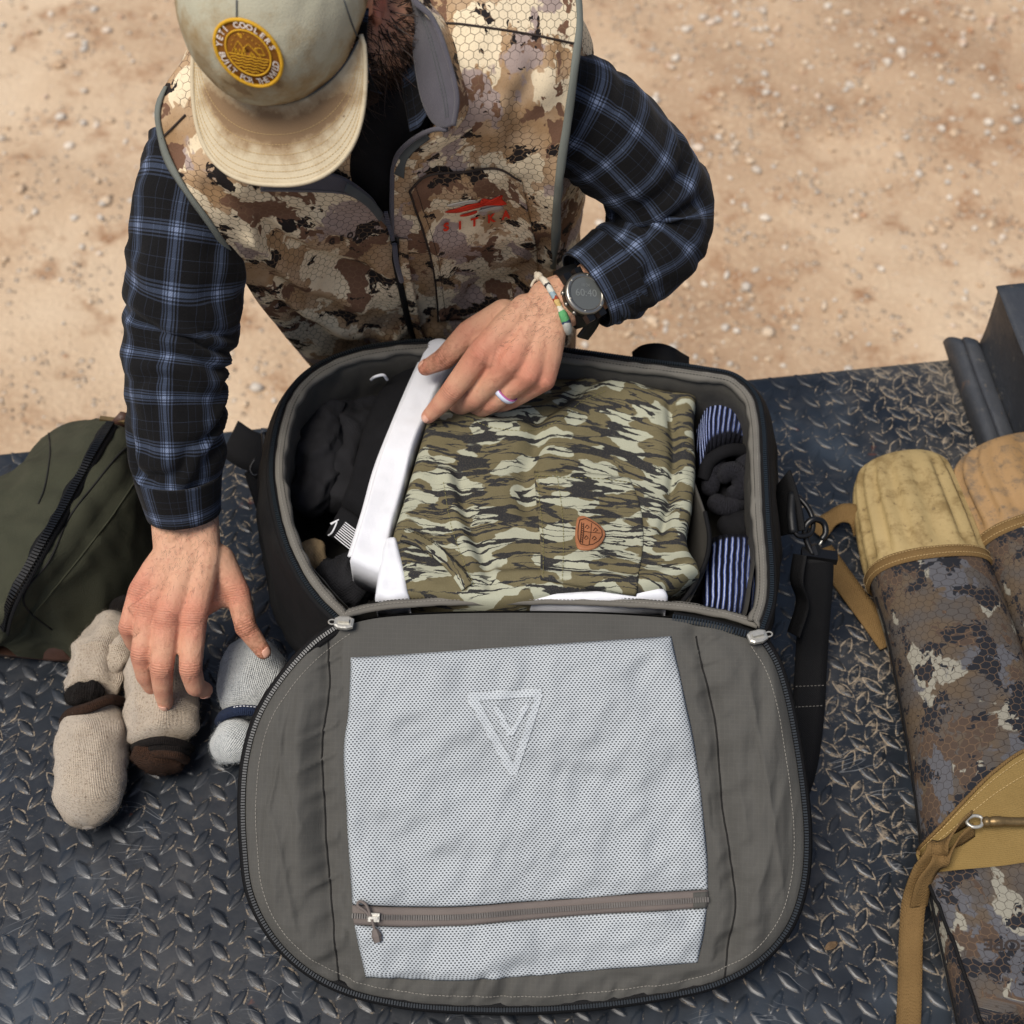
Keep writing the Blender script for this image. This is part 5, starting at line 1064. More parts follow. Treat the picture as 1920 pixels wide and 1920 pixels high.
def torso_grid(nu=120, nv=110, grow=0.0):
    C = A([r[:3] for r in RING]); n = len(RING); T = np.gradient(C, axis=0); rows = []
    th = np.linspace(0, 2 * np.pi, nu, endpoint=False)
    for i, r in enumerate(RING):
        t = nrm(T[i]); w = i / (n - 1); ax = nrm(A([1, .02, .0]) * (1 - w) + SHAX * w); ax = nrm(ax - t * (ax @ t)); fr = np.cross(ax, t); fr = fr if fr[1] < 0 else -fr
        p = 2 / 2.25; co = np.sign(np.cos(th)) * np.abs(np.cos(th)) ** p; si = np.sign(np.sin(th)) * np.abs(np.sin(th)) ** p
        rows.append(A(r[:3]) + ax * ((r[3] + grow) * co)[:, None] + fr * ((r[4] + grow) * si)[:, None])
    R = A(rows); return np.stack([resample(cr_dense(R[:, i]), nv) for i in range(nu)], 1)
def build_body():
    mb = MB()
    def chain(P, r, segs=14):
        P = A(P, float); r = np.broadcast_to(A(r, float), (len(P),))
        for i in range(len(P) - 1):
            if np.linalg.norm(P[i + 1] - P[i]) > 1e-5: mb.tube(np.linspace(P[i], P[i + 1], 3), np.linspace(r[i], r[i + 1], 3), segs, nrm(A([.3, .2, 1])))
        for p, q in zip(P, r): mb.ball(p, q * 1.0, n=14)
    # trunk and limbs under the clothes
    for r in RING[:8]:
        pass
    chain([A(RING[1][:3]), A(RING[4][:3]), A(RING[6][:3])], [.085, .095, .07]); nb = A([-.150, .305, .675])
    chain([SH_R, nb, SH_L], [.040, .055, .040]); chain([nb, (nb + hd(0, -.03, -.06)) / 2, hd(0, -.02, -.05)], [.060, .056, .056])
    aR = atds(ARM_R); aL = atds(ARM_L); chain(aR, [.040, .040, .038, .036, .034, .032, .030, .0295]); chain(aL, [.040, .040, .038, .036, .036, .033, .031])
    # head: skull, jaw, nose, brow, lips, ears
    mb.ball(hd(0, -.012, .030), (.076, .094, .092), (hr, hf, hu), 28); mb.ball(hd(0, .030, -.030), (.060, .064, .080), (hr, hf, hu), 24); mb.ball(hd(0, .052, -.078), (.034, .034, .026), (hr, hf, hu), 18)
    chain([hd(0, .088, .012), hd(0, .108, -.030)], [.010, .0135]); mb.ball(hd(.012, .098, -.032), .009); mb.ball(hd(-.012, .098, -.032), .009)
    chain([hd(-.045, .068, .020), hd(0, .084, .018), hd(.045, .068, .020)], [.012, .012, .012]); chain([hd(-.02, .086, -.060), hd(0, .094, -.060), hd(.02, .086, -.060)], [.006, .0075, .006])
    chain([hd(-.056, .052, -.020), hd(-.048, .066, -.018)], [.018, .016]); chain([hd(.056, .052, -.020), hd(.048, .066, -.018)], [.018, .016])
    for s in (-1, 1):
        e = [hd(s * .080, -.010, -.030), hd(s * .084, -.020, -.012), hd(s * .088, -.030, .008), hd(s * .088, -.026, .024), hd(s * .084, -.010, .028), hd(s * .080, .000, .016)]
        chain(curve(e, 14), .0052, 8); mb.ball(hd(s * .080, -.012, -.004), (.006, .014, .024), (hr, hf, hu), 12); mb.ball(hd(s * .081, -.008, -.030), .0075); chain([hd(s * .082, .000, -.004), hd(s * .080, .002, -.014)], [.005, .005], 8)
    # his right hand (left of the picture), back of the hand to the camera, reaching down to a sock
    dt = -.020; H = lambda x, y, t: atd(x, y, t + dt); J = {}
    wr = H(346, 985, 1.738); J['w'] = wr; w2 = H(352, 1030, 1.734)
    chain([aR[-1], wr, w2], [.0280, .0240, .0225]); chain([H(318, 970, 1.738), H(320, 1032, 1.733)], [.0225, .0205]); chain([H(374, 965, 1.736), H(382, 1030, 1.733)], [.0225, .0205])
    fing = {'i': [(363, 1160, 1.706), (357, 1254, 1.702), (366, 1287, 1.722), (385, 1294, 1.742)], 'm': [(314, 1160, 1.700), (303, 1254, 1.698), (305, 1290, 1.716), (310, 1318, 1.734)],
            'r': [(281, 1143, 1.708), (265, 1228, 1.704), (272, 1266, 1.724), (283, 1288, 1.744)], 'p': [(262, 1108, 1.716), (240, 1176, 1.714), (250, 1204, 1.738), (262, 1222, 1.756)]}
    rad = {'i': [.0150, .0128, .0112, .0088], 'm': [.0150, .0130, .0112, .0090], 'r': [.0145, .0122, .0106, .0086], 'p': [.0128, .0108, .0095, .0080]}
    base = {'i': (388, 1040), 'm': (362, 1036), 'r': (338, 1034), 'p': (320, 1034)}
    K = []                                             # knuckle list for colour and creases: point, axis, strength, radius
    for f in fing:
        rad[f] = [q * 1.07 for q in rad[f]]; P = [H(*q) for q in fing[f]]; chain(P, rad[f]); b = H(base[f][0], base[f][1], 1.730); m = rad[f][0]; chain([b, (b + P[0]) / 2 - FW * .001, P[0]], [.0185, .0172, m * 1.02]); mb.ball(P[0] - FW * .0030, m * .94)
        mb.ball(P[1] - FW * .0016, rad[f][1] * .98); K += [(P[0], P[1] - P[0], .45, .020), (P[1], P[2] - P[0], 1., .013), (P[2], P[3] - P[1], .6, .009), (P[3], P[3] - P[2], .0, .008)]
    for a, b_ in (('i', 'm'), ('m', 'r'), ('r', 'p')):
        pa, pb = H(*fing[a][0]), H(*fing[b_][0]); chain([H((base[a][0] + base[b_][0]) / 2, 1050, 1.735), (pa + pb) / 2 + FW * .004], [.020, .0135])
    th = [H(408, 1052, 1.744), H(446, 1112, 1.742), H(461, 1176, 1.742), H(494, 1222, 1.752)]; chain(th, [.0215, .0150, .0132, .0098]); chain([H(385, 1090, 1.742), H(415, 1115, 1.748), H(440, 1128, 1.750)], [.020, .0155, .0105]); chain([H(372, 1140, 1.730), H(400, 1128, 1.744)], [.014, .012])
    mb.ball(th[2] - FW * .001, .0138); K += [(th[1], th[2] - th[1], .3, .016), (th[2], th[3] - th[1], 1., .013), (th[3], th[3] - th[2], .0, .010)]
    NAILS = [(th[3], th[3] - th[2], .0098, nrm(-FW * .9 + RT * .55 + UP * .15)), (H(*fing['m'][3]), H(*fing['m'][3]) - H(*fing['m'][2]), .0088, nrm(-FW - UP * .5 - RT * .2)), (H(*fing['i'][3]), H(*fing['i'][3]) - H(*fing['i'][2]), .0085, nrm(-FW * .3 + UP * .9 * -1))]
    ULN = [(H(328, 1000, 1.722), .013)]; mb.ball(ULN[0][0], .013)
    # his left hand (right of the picture)
    dt = .045; H = lambda x, y, t: atd(x, y, t + dt)
    wl = H(1030, 575, 1.668); w2 = H(1078, 556, 1.672)
    chain([aL[-1], w2, wl], [.0290, .0250, .0235]); d = (H(1078, 620, 1.668) - H(1030, 500, 1.668)) * .12; chain([aL[-1] - d * .6, w2 - d, wl - d * 1.2], [.0230, .0225, .0215]); chain([aL[-1] + d * .6, w2 + d, wl + d * 1.2], [.0230, .0225, .0210])
    fing = {'i': [(900, 664, 1.668), (846, 735, 1.692), (822, 762, 1.706), (803, 781, 1.718)], 'm': [(954, 680, 1.664), (890, 746, 1.706), (866, 760, 1.738), (852, 764, 1.752)],
            'r': [(990, 702, 1.672), (922, 755, 1.712), (902, 766, 1.740), (886, 768, 1.752)], 'p': [(1020, 712, 1.684), (962, 748, 1.718), (944, 757, 1.740), (930, 762, 1.752)]}
    rad = {'i': [.0152, .0128, .0108, .0086], 'm': [.0155, .0130, .0110, .0090], 'r': [.0145, .0120, .0106, .0086], 'p': [.0132, .0108, .0095, .0080]}
    base = {'i': (985, 580), 'm': (1002, 596), 'r': (1020, 612), 'p': (1032, 624)}
    for f in fing:
        rad[f] = [q * 1.07 for q in rad[f]]; P = [H(*q) for q in fing[f]]; chain(P, rad[f]); b = H(base[f][0], base[f][1], 1.668); m = rad[f][0]; chain([b, (b + P[0]) / 2 - FW * .0015, P[0]], [.0190, .0180, m * 1.02]); mb.ball(P[0] - FW * .0030, m * .94)
        mb.ball(P[1] - FW * .0014, rad[f][1] * .98); K += [(P[0], P[1] - P[0], .30, .021), (P[1], P[2] - P[0], .8, .012), (P[2], P[3] - P[1], .6, .009), (P[3], P[3] - P[2], .0, .009)]
        if f == 'r': RINGP = (P[0] * .40 + P[1] * .60, nrm(P[1] - P[0]), rad[f][0] * .4 + rad[f][1] * .6)
    for a, b_ in (('i', 'm'), ('m', 'r'), ('r', 'p')):
        pa, pb = H(*fing[a][0]), H(*fing[b_][0]); chain([H((base[a][0] + base[b_][0]) / 2, (base[a][1] + base[b_][1]) / 2, 1.672), (pa + pb) / 2 + FW * .003], [.020, .0145])
    t2 = [H(945, 592, 1.686), H(880, 625, 1.706), H(834, 672, 1.722), H(798, 690, 1.736)]; chain(t2, [.0205, .0165, .0140, .0100]); chain([H(965, 610, 1.684), H(905, 640, 1.700)], [.020, .017]); mb.ball(t2[2] - FW * .001, .0145)
    K += [(t2[1], t2[2] - t2[1], .2, .014), (t2[2], t2[3] - t2[1], 1., .013), (t2[3], t2[3] - t2[2], .0, .011)]
    NAILS += [(H(*fing['i'][3]), H(*fing['i'][3]) - H(*fing['i'][2]), .0086, nrm(-FW - UP * .5 - RT * .5)), (t2[3], t2[3] - t2[2], .0098, nrm(-FW * .5 + UP * .8 - RT * .2))]
    me = bpy.data.meshes.new('tmp'); me.from_pydata([tuple(v) for v in mb.V], [], mb.F); o = bpy.data.objects.new('tmp', me); COL.objects.link(o)
    r = o.modifiers.new('r', 'REMESH'); r.mode = 'VOXEL'; r.voxel_size = .0017; r.adaptivity = 0; s = o.modifiers.new('s', 'SMOOTH'); s.factor = .5; s.iterations = 9
    dg = bpy.context.evaluated_depsgraph_get(); me2 = bpy.data.meshes.new_from_object(o.evaluated_get(dg)); bpy.data.objects.remove(o); me2.name = 'body'
    me2.materials.clear(); me2.materials.append(M['skin']); n = len(me2.vertices); V = np.zeros(n * 3, np.float32); me2.vertices.foreach_get('co', V); V = V.reshape(-1, 3)
    red = np.zeros(n); cr = np.zeros(n); cm = np.zeros(n); soil = np.zeros(n); best = np.full(n, 1e9)
    for p, ax, st, rr in K:
        dv = V - p; dd = np.linalg.norm(dv, axis=1); red = np.maximum(red, np.exp(-(dd / (rr * 1.5)) ** 2) * .85); near = dd < np.minimum(best, rr * 2.2); best = np.where(near, dd, best)
        cr = np.where(near, dv @ nrm(ax), cr); cm = np.where(near, st * np.exp(-(np.abs(dv @ nrm(ax)) / (rr * .62)) ** 2), cm)
    for p in (th[2], th[3], t2[2], t2[3]): soil = np.maximum(soil, np.exp(-(np.linalg.norm(V - p, axis=1) / .022) ** 2) * .8)
    for s_ in (-1, 1): red = np.maximum(red, np.exp(-(np.linalg.norm(V - hd(s_ * .086, -.015, -.002), axis=1) / .030) ** 2))
    for nm, a in (('red', red), ('crease', cr), ('cmask', cm), ('soil', soil)):
        at_ = me2.attributes.new(nm, 'FLOAT', 'POINT'); at_.data.foreach_set('value', a.astype(np.float32))
    me2.polygons.foreach_set('use_smooth', [True] * len(me2.polygons)); body = link(bpy.data.objects.new('body', me2), person)
    bv = BVHTree.FromPolygons([Vector(v) for v in V], [tuple(p.vertices) for p in me2.polygons])
    for p, ax, rr, nn in NAILS:
        ax = nrm(ax); nn = nrm(nn - ax * (nn @ ax)); sd_ = np.cross(ax, nn); G = []
        for u in np.linspace(-1, 1, 9):
            row = []
            for v in np.linspace(-1, 1, 9):
                w = math.sqrt(max(0, 1 - abs(u) ** 3)); q = p + ax * (rr * .15 + rr * .62 * u) + sd_ * (rr * .62 * v * (.55 + .45 * w)); h = bv.ray_cast(Vector(q + nn * .03), Vector(-nn)); row.append(A(h[0]) + nn * (.0006 + .0003 * (1 - v * v)) if h[0] is not None else q + nn * rr)
            G.append(row)
        surf('fingernail', A(G), M['nail'], body, thick=.0006)
    for s_ in (-1, 1):
        mb = MB(); mb.ball(hd(s_ * .032, .070, .004), .0125, n=14); mb.build('eye', M['eye'], body, smooth=True); mb = MB(); mb.ball(hd(s_ * .032, .0795, -.001), .0052, n=10); mb.build('iris', M['iris'], body, smooth=True)
    return body, bv, dict(ring=RINGP, wl=wl, w2=w2, aL=aL)
body, bodybv, HJ = build_body()
def arm_hair():
    me = body.data; n = len(me.vertices); V = np.zeros(n * 3, np.float32); me.vertices.foreach_get('co', V); V = V.reshape(-1, 3); N = np.zeros(n * 3, np.float32); me.vertices.foreach_get('normal', N); N = N.reshape(-1, 3)
    rng = np.random.RandomState(8); P = []; F = []
    for c0, c1, cnt in ((atd(345, 985, 1.69), atd(335, 1080, 1.69), 420), (atd(1060, 560, 1.69), atd(985, 610, 1.69), 420)):
        ax = nrm(c1 - c0); k = np.where((np.linalg.norm(V - c0, axis=1) < .052) & (N @ -FW > .25))[0]; k2 = np.where((np.linalg.norm(V - c1, axis=1) < .035) & (N @ -FW > .3))[0]
        for i in np.concatenate([rng.choice(k, cnt), rng.choice(k2, cnt // 3)]):
            t = nrm(ax * .8 + N[i] * .35 + rng.normal(size=3) * .35); L = rng.uniform(.004, .009); s_ = nrm(np.cross(t, N[i])) * .00010; b = len(P); m = V[i] + t * L * .5 + N[i] * .0006; P += [V[i] - s_, V[i] + s_, m + s_ * .7, m - s_ * .7, V[i] + t * L]; F += [(b, b + 1, b + 2, b + 3), (b + 3, b + 2, b + 4)]
    tag(mobj('arm_hair', P, F, M['hair'], body), kind='stuff')
arm_hair()

# ---- vest
def build_vest():
    G = torso_grid(150, 130); u = np.linspace(0, 2 * np.pi, 150, endpoint=False); N = gnormals(G, True); c = G.mean(1, keepdims=True); N = N * np.sign((N * (G - c)).sum(2))[..., None]
    v = np.linspace(0, 1, 130)[:, None]; front = np.clip(np.sin(u), 0, 1)[None]
    dspl = .0065 * fbm(G * A([1, 1, 1.3]), 9, 3, 3) + .006 * front * fbm(G @ A([[1, .0, .5], [0, 1, 0], [-.6, 0, 1]]), 15, 8, 2) * sstep(v, .95, .5)
    G = G + N * dspl[..., None]
    keep = G[:-6]
    return surf('vest_shell', keep, M['vestcamo'], vest, closed=True, flip=False), keep
vest = link(bpy.data.objects.new('vest', None), person)
vest['label'] = 'camouflage vest with slate collar lining and chest pocket'
vsh, vG = build_vest(); vbv = bvh_of(vsh)
# ---- sleeves
def sleeve(name, A_, R_, seed, elbow, mat, end_flat=1.0, upv=(0, 0, 1)):
    P = curve(atds(A_), 120); s = np.linspace(0, 1, 120); d = np.concatenate([[0], np.cumsum(np.linalg.norm(np.diff(atds(A_), axis=0), axis=1))]); d /= d[-1]; r = np.interp(s, d, R_)
    k = np.ones(9) / 9; r = np.convolve(np.pad(r, 4, 'edge'), k, 'valid'); G = sweep_grid(P, r, 72, upv); c = P[:, None]; N = G - c; N = N / np.linalg.norm(N, axis=2)[..., None]; L = length(P)
    sv = s[:, None] * L; fb = fbm(G, 10, seed, 2); w = .0055 * fbm(G, 14, seed + 3, 3)
    ph = (sv + .040 * fb + .012 * fbm(G, 24, seed + 5, 2)) * 2 * np.pi / .041
    fold = np.sin(ph) * (np.exp(-((s[:, None] - elbow) / .16) ** 2) * .0050 + np.exp(-((s[:, None] - (elbow + .36)) / .14) ** 2) * .0042 + .0015) * (.35 + .65 * sstep(fbm(G, 11, seed + 9, 2), -.5, .6))
    G = G + N * ((w + fold) * sstep(1 - s, 0, .06)[:, None])[..., None]
    o = surf(name, G, mat, shirtp, closed=True, cap0=True, thick=.0016); return o, G, P
shirtp = link(bpy.data.objects.new('plaid_shirt', None), person); shirtp['label'] = 'navy and black plaid flannel shirt'
slR, gR, pR = sleeve('sleeve', ARM_R, ARM_RR, 3, .46, M['plaid']); slL, gL, pL = sleeve('sleeve', ARM_L, ARM_LR, 13, .58, M['plaid'])
for o_, g_, p_ in ((slR, gR, pR), (slL, gL, pL)):                  # cuff: a second layer with a firm edge
    a, b = 104, 119; c = p_[a:b + 1][:, None]; N = g_[a:b + 1] - c; N = N / np.linalg.norm(N, axis=2)[..., None]; Gc = c + N * np.linspace(np.linalg.norm(g_[a] - p_[a], axis=1).mean() + .003, np.linalg.norm(g_[b] - p_[b], axis=1).mean() + .003, b - a + 1)[:, None, None]; surf('cuff', Gc, M['plaid'], shirtp, closed=True, thick=.003)
# ---- cap
def build_cap():
    cap = link(bpy.data.objects.new('cap', None), person); cap['label'] = 'soiled khaki cap with round yellow patch'
    sc = .985; a, b, z0 = .0915 * sc, .106 * sc, .052; HT = .112 * sc
    nu, nv = 96, 46; th = np.linspace(0, 2 * np.pi, nu, endpoint=False); rows = []
    for s in np.linspace(0, 1, nv):
        rr = (1 - s ** 2.7) ** .55 if s < 1 else 0.002; rr = max(rr, .004); fr = np.clip(np.sin(th), 0, 1)
        z = z0 + HT * s * (1 + .05 * fr); x = a * rr * np.cos(th); y = b * rr * np.sin(th) - .006 + .010 * s * fr * (1 - s) * 3
        rows.append(hd(0, 0, 0) + hr * x[:, None] + hf * y[:, None] + hu * z[:, None])
    G = A(rows); c = hd(0, 0, z0 + .03); N = G - c; N = N / np.linalg.norm(N, axis=2)[..., None]; G = G + N * (.0016 * fbm(G, 28, 3))[..., None]
    cr = surf('crown', G, M['crown'], cap, closed=True); sv = np.linspace(0, 1, nv)[:, None] * np.ones((1, nu)); set_attr(cr, 'soil', (.62 * np.exp(-(sv / .16) ** 2) + .22) + .32 * np.exp(-((sv - .55) / .2) ** 2) * (np.cos(th - 2.4) > .3)[None])
    ni, nj = 25, 80; w = np.linspace(-1, 1, nj); ths = np.radians(70) * w; psi = np.radians(90) * w; inner = np.stack([a * np.sin(ths), b * np.cos(ths) - .006], 1)
    yb = b * math.cos(math.radians(70)) - .008; outer = np.stack([.0965 * sc * np.sign(np.sin(psi)) * np.abs(np.sin(psi)) ** .82, yb + (b + .071 * sc - yb) * np.abs(np.cos(psi)) ** .62], 1); rows = []; soil = []
    outer = inner + (outer - inner) * np.sqrt(np.clip(1 - np.abs(w) ** 7, 0, 1))[:, None]
    for k in np.linspace(0, 1, ni):
        p = inner * (1 - k) + outer * k; z = z0 + .002 - .9 * p[:, 0] ** 2 - .16 * (p[:, 1] - inner[:, 1]) - .30 * np.maximum(0, k - .5) * 0; rows.append(HC + hr * p[:, :1] + hf * p[:, 1:2] + hu * z[:, None]); soil.append((.34 + .42 * np.exp(-((k - .34) / .22) ** 2)) * np.exp(-(np.maximum(0, k - .3) / .42) ** 2) * (1 - .5 * np.abs(w) ** 2.5) + .06 + .25 * np.exp(-((k - 1) / .05) ** 2))
    Gb = A(rows); br = surf('brim', Gb, M['brim'], cap, thick=.0042, off=-1, flip=True); set_attr(br, 'soil', A(soil))
    lift = nrm(np.cross(Gb[12, 41] - Gb[12, 39], Gb[13, 40] - Gb[11, 40])); lift = lift if lift @ FW < 0 else -lift
    for j in (9, 12, 15, 18, 20, 22): stitches('brim_stitching', Gb[j, 4:-4] + lift * .0003, M['thread_tan'], cap, .0034, .0024, .0005, up=lift)
    tube('brim_edge', Gb[-1], .0024, M['brim'], cap, segs=8); tube('seam', Gb[0, 2:-2] + lift * .0006, .0009, M['slate'], cap, segs=6)
    cbv = bvh_of(cr)
    for l in ([(444, y) for y in range(0, 38, 3)], [(a_, b_) for a_, b_ in curve(A([(644, 0, 0), (655, 32, 0), (668, 66, 0), (682, 96, 0)], float), 30)[:, :2]]):
        P = ons(cbv, l, .0005)
        if len(P) > 4: tube('panel_seam', P, .0009, M['slate'], cap, segs=6)
    # round woven patch: position in the patch plane (cx, cy) -> photo position -> cap surface
    def pp(x, y):      # x right, y up in patch radii: an ellipse leaning to the left
        return 466 + 62 * x - 12 * y, 97 - 62 * y + 12 * x
    def put(V2, off): return [on(cbv, *pp(x, y), off) if on(cbv, *pp(x, y)) is not None else HC for x, y in V2]
    def disc(name, r0, r1, off, mat, par, n=64):
        V = put([(r * math.cos(t), r * math.sin(t)) for r in np.linspace(r0, r1, 7) for t in np.linspace(0, 2 * np.pi, n, endpoint=False)], off); return mobj(name, V, [f[::-1] for f in grid_faces(7, n, True)], mat, par, thick=.0010)
    pt = disc('patch', .02, 1.0, .0012, M['patch_b'], cap); 
    t64 = np.linspace(0, 2 * np.pi, 64, endpoint=False)
    tube('patch_border', A(put([(.97 * math.cos(t), .97 * math.sin(t)) for t in t64], .0020)), .0019, M['patch_y'], cap, segs=8, closed=True); tube('patch_ring', A(put([(.66 * math.cos(t), .66 * math.sin(t)) for t in t64], .0018)), .0009, M['patch_y'], cap, segs=8, closed=True)
    mb = MB()
    def letters(txt, r, a0, a1, flip):
        n = len(txt)
        for i, ch in enumerate(txt):
            if ch == ' ': continue
            t = math.radians(a0 + (a1 - a0) * i / (n - 1)); V, F = text_mesh(ch, .245, .004); k = -1 if flip else 1
            if len(V) == 0: continue
            cx, cy = r * math.cos(t), r * math.sin(t); ux, uy = (math.sin(t), -math.cos(t)) if not flip else (-math.sin(t), math.cos(t)); vx, vy = (math.cos(t), math.sin(t)) if not flip else (-math.cos(t), -math.sin(t))
            mb.add(put([(cx + x * ux + y * vx, cy + x * uy + y * vy) for x, y in V], .0032), F)
    letters('YETI COOLERS', .81, 172, 22, False); letters('BUILT FOR THE WILD', .81, 193, 347, True)
    mb.build('patch_lettering', M['patch_w'], cap); mb = MB(); ln = lambda pts, r=.0006: mb.tube(A(put(resample(A(pts, float), 22), .0016)), r * .62, 6)
    ln([(-.50, -.10), (-.25, .30), (-.08, .02)]); ln([(-.14, .08), (.05, .26), (.36, -.08)]); ln([(-.60, -.12), (.60, -.12)], .0007); ln([(.22, .16), (.42, .20), (.50, .0), (.30, .0), (.22, .16)]); ln([(-.22, .52), (-.12, .40), (-.10, .50), (-.22, .52)], .0008)
    for x in (-.36, -.24, -.14): ln([(x - .05, -.10), (x, .06), (x + .05, -.10)], .0007)
    ln([(.02, -.10), (.10, .03), (.20, -.10)]); ln([(.06, -.10), (.12, -.02), (.16, -.10)])
    for k in range(5):
        y = -.20 - .09 * k; wd2 = math.sqrt(max(0, .60 ** 2 - y * y)); ln([(x, y + .016 * math.sin(x * 26 + k)) for x in np.linspace(-wd2, wd2, 22)], .0007)
    for x, y in ((-.4, .3), (-.3, .45), (-.02, .55), (.1, .48), (.2, .4), (.3, .32), (-.45, .15), (.02, .40), (.38, .28)): mb.ball(put([(x, y)], .0024)[0], .0006, n=6)
    mb.build('patch_landscape', M['patch_y'], cap)
    return cap, cr
cap, crown = build_cap()
# ---- vest fronts, collar, pocket, embroidery
def panel(name, rows, mat, parent, nu=80, nv=100, wr=.0065, seed=3, thick=.003, folds=()):
    C = A([curve(atds([(x, y, t) for x, t in r]), nu) for y, r in rows]); G = np.stack([resample(cr_dense(C[:, i]), nv) for i in range(nu)], 1); N = gnormals(G); N = N * np.sign((N * -FW).sum(2))[..., None]
    d = wr * fbm(G @ A([[1, .2, .7], [0, 1, 0], [-.7, 0, 1]]), 11, seed, 3) + wr * .7 * (1 - np.abs(vn(G @ A([[1, 0, .9], [0, .6, 0], [-.9, 0, .5]]), 17, seed + 5)) * 2) * sstep(np.linspace(0, 1, nv), .35, .7)[:, None]
    X_, Y_ = pxs(G)
    for l, am, wd_ in folds: d = d + am * np.exp(-(dist_line(X_, Y_, l) / wd_) ** 2)
    e = edge_profile(nv, nu, .12, .05); G = G + N * (d * (.3 + .7 * e))[..., None]
    o = surf(name, G, mat, parent, uv=grid_uv(G) + A([seed * .13, seed * .07]), thick=thick); return o, G
PR = [(-40, [(800, 1.475), (860, 1.475), (940, 1.478), (1020, 1.490), (1085, 1.512)]), (40, [(795, 1.470), (860, 1.470), (940, 1.475), (1020, 1.490), (1092, 1.506)]), (140, [(800, 1.474), (865, 1.474), (940, 1.480), (1012, 1.492), (1082, 1.508)]),
      (240, [(812, 1.506), (860, 1.508), (920, 1.520), (995, 1.532), (1068, 1.538)]), (300, [(742, 1.535), (820, 1.545), (900, 1.555), (985, 1.562), (1058, 1.560)]), (350, [(736, 1.572), (815, 1.578), (895, 1.592), (975, 1.602), (1052, 1.588)]), (440, [(736, 1.662), (812, 1.674), (890, 1.690), (970, 1.706), (1045, 1.690)]),
      (540, [(755, 1.815), (825, 1.828), (900, 1.842), (975, 1.862), (1043, 1.880)]), (690, [(782, 2.02), (845, 2.02), (915, 2.03), (985, 2.05), (1062, 2.08)])]
PL = [(100, [(350, 1.510), (430, 1.480), (520, 1.475), (600, 1.475), (670, 1.480)]), (195, [(293, 1.500), (400, 1.490), (500, 1.482), (600, 1.480), (680, 1.482)]), (270, [(303, 1.505), (400, 1.505), (500, 1.502), (590, 1.502), (660, 1.508)]), (340, [(336, 1.510), (420, 1.522), (510, 1.540), (590, 1.552), (660, 1.556)]),
      (405, [(383, 1.532), (470, 1.566), (560, 1.602), (640, 1.626), (716, 1.632)]), (470, [(428, 1.582), (500, 1.632), (585, 1.672), (665, 1.698), (741, 1.702)]), (540, [(466, 1.695), (540, 1.745), (620, 1.782), (690, 1.800), (757, 1.808)]), (610, [(518, 1.850), (590, 1.880), (660, 1.895), (720, 1.905), (770, 1.908)]), (700, [(594, 2.03), (650, 2.04), (700, 2.05), (745, 2.05), (788, 2.05)])]
vR, gvR = panel('front_panel', PR, M['vestcamo'], vest, seed=3, folds=[([(1030, 520), (980, 560), (900, 600)], .010, 16), ([(1020, 470), (960, 520), (880, 545)], -.008, 14), ([(860, 120), (900, 180), (960, 220)], .005, 22), ([(1000, 130), (970, 200), (960, 280)], -.006, 20)])
vL, gvL = panel('front_panel', PL, M['vestcamo'], vest, seed=8, folds=[([(470, 450), (560, 520), (680, 560)], .012, 15), ([(500, 430), (600, 490), (700, 520)], -.010, 13), ([(500, 530), (600, 590), (740, 620)], .011, 13), ([(520, 560), (600, 620), (700, 650)], -.010, 12), ([(600, 400), (660, 440), (710, 500)], .008, 13), ([(390, 350), (480, 400), (560, 410)], -.006, 14)])
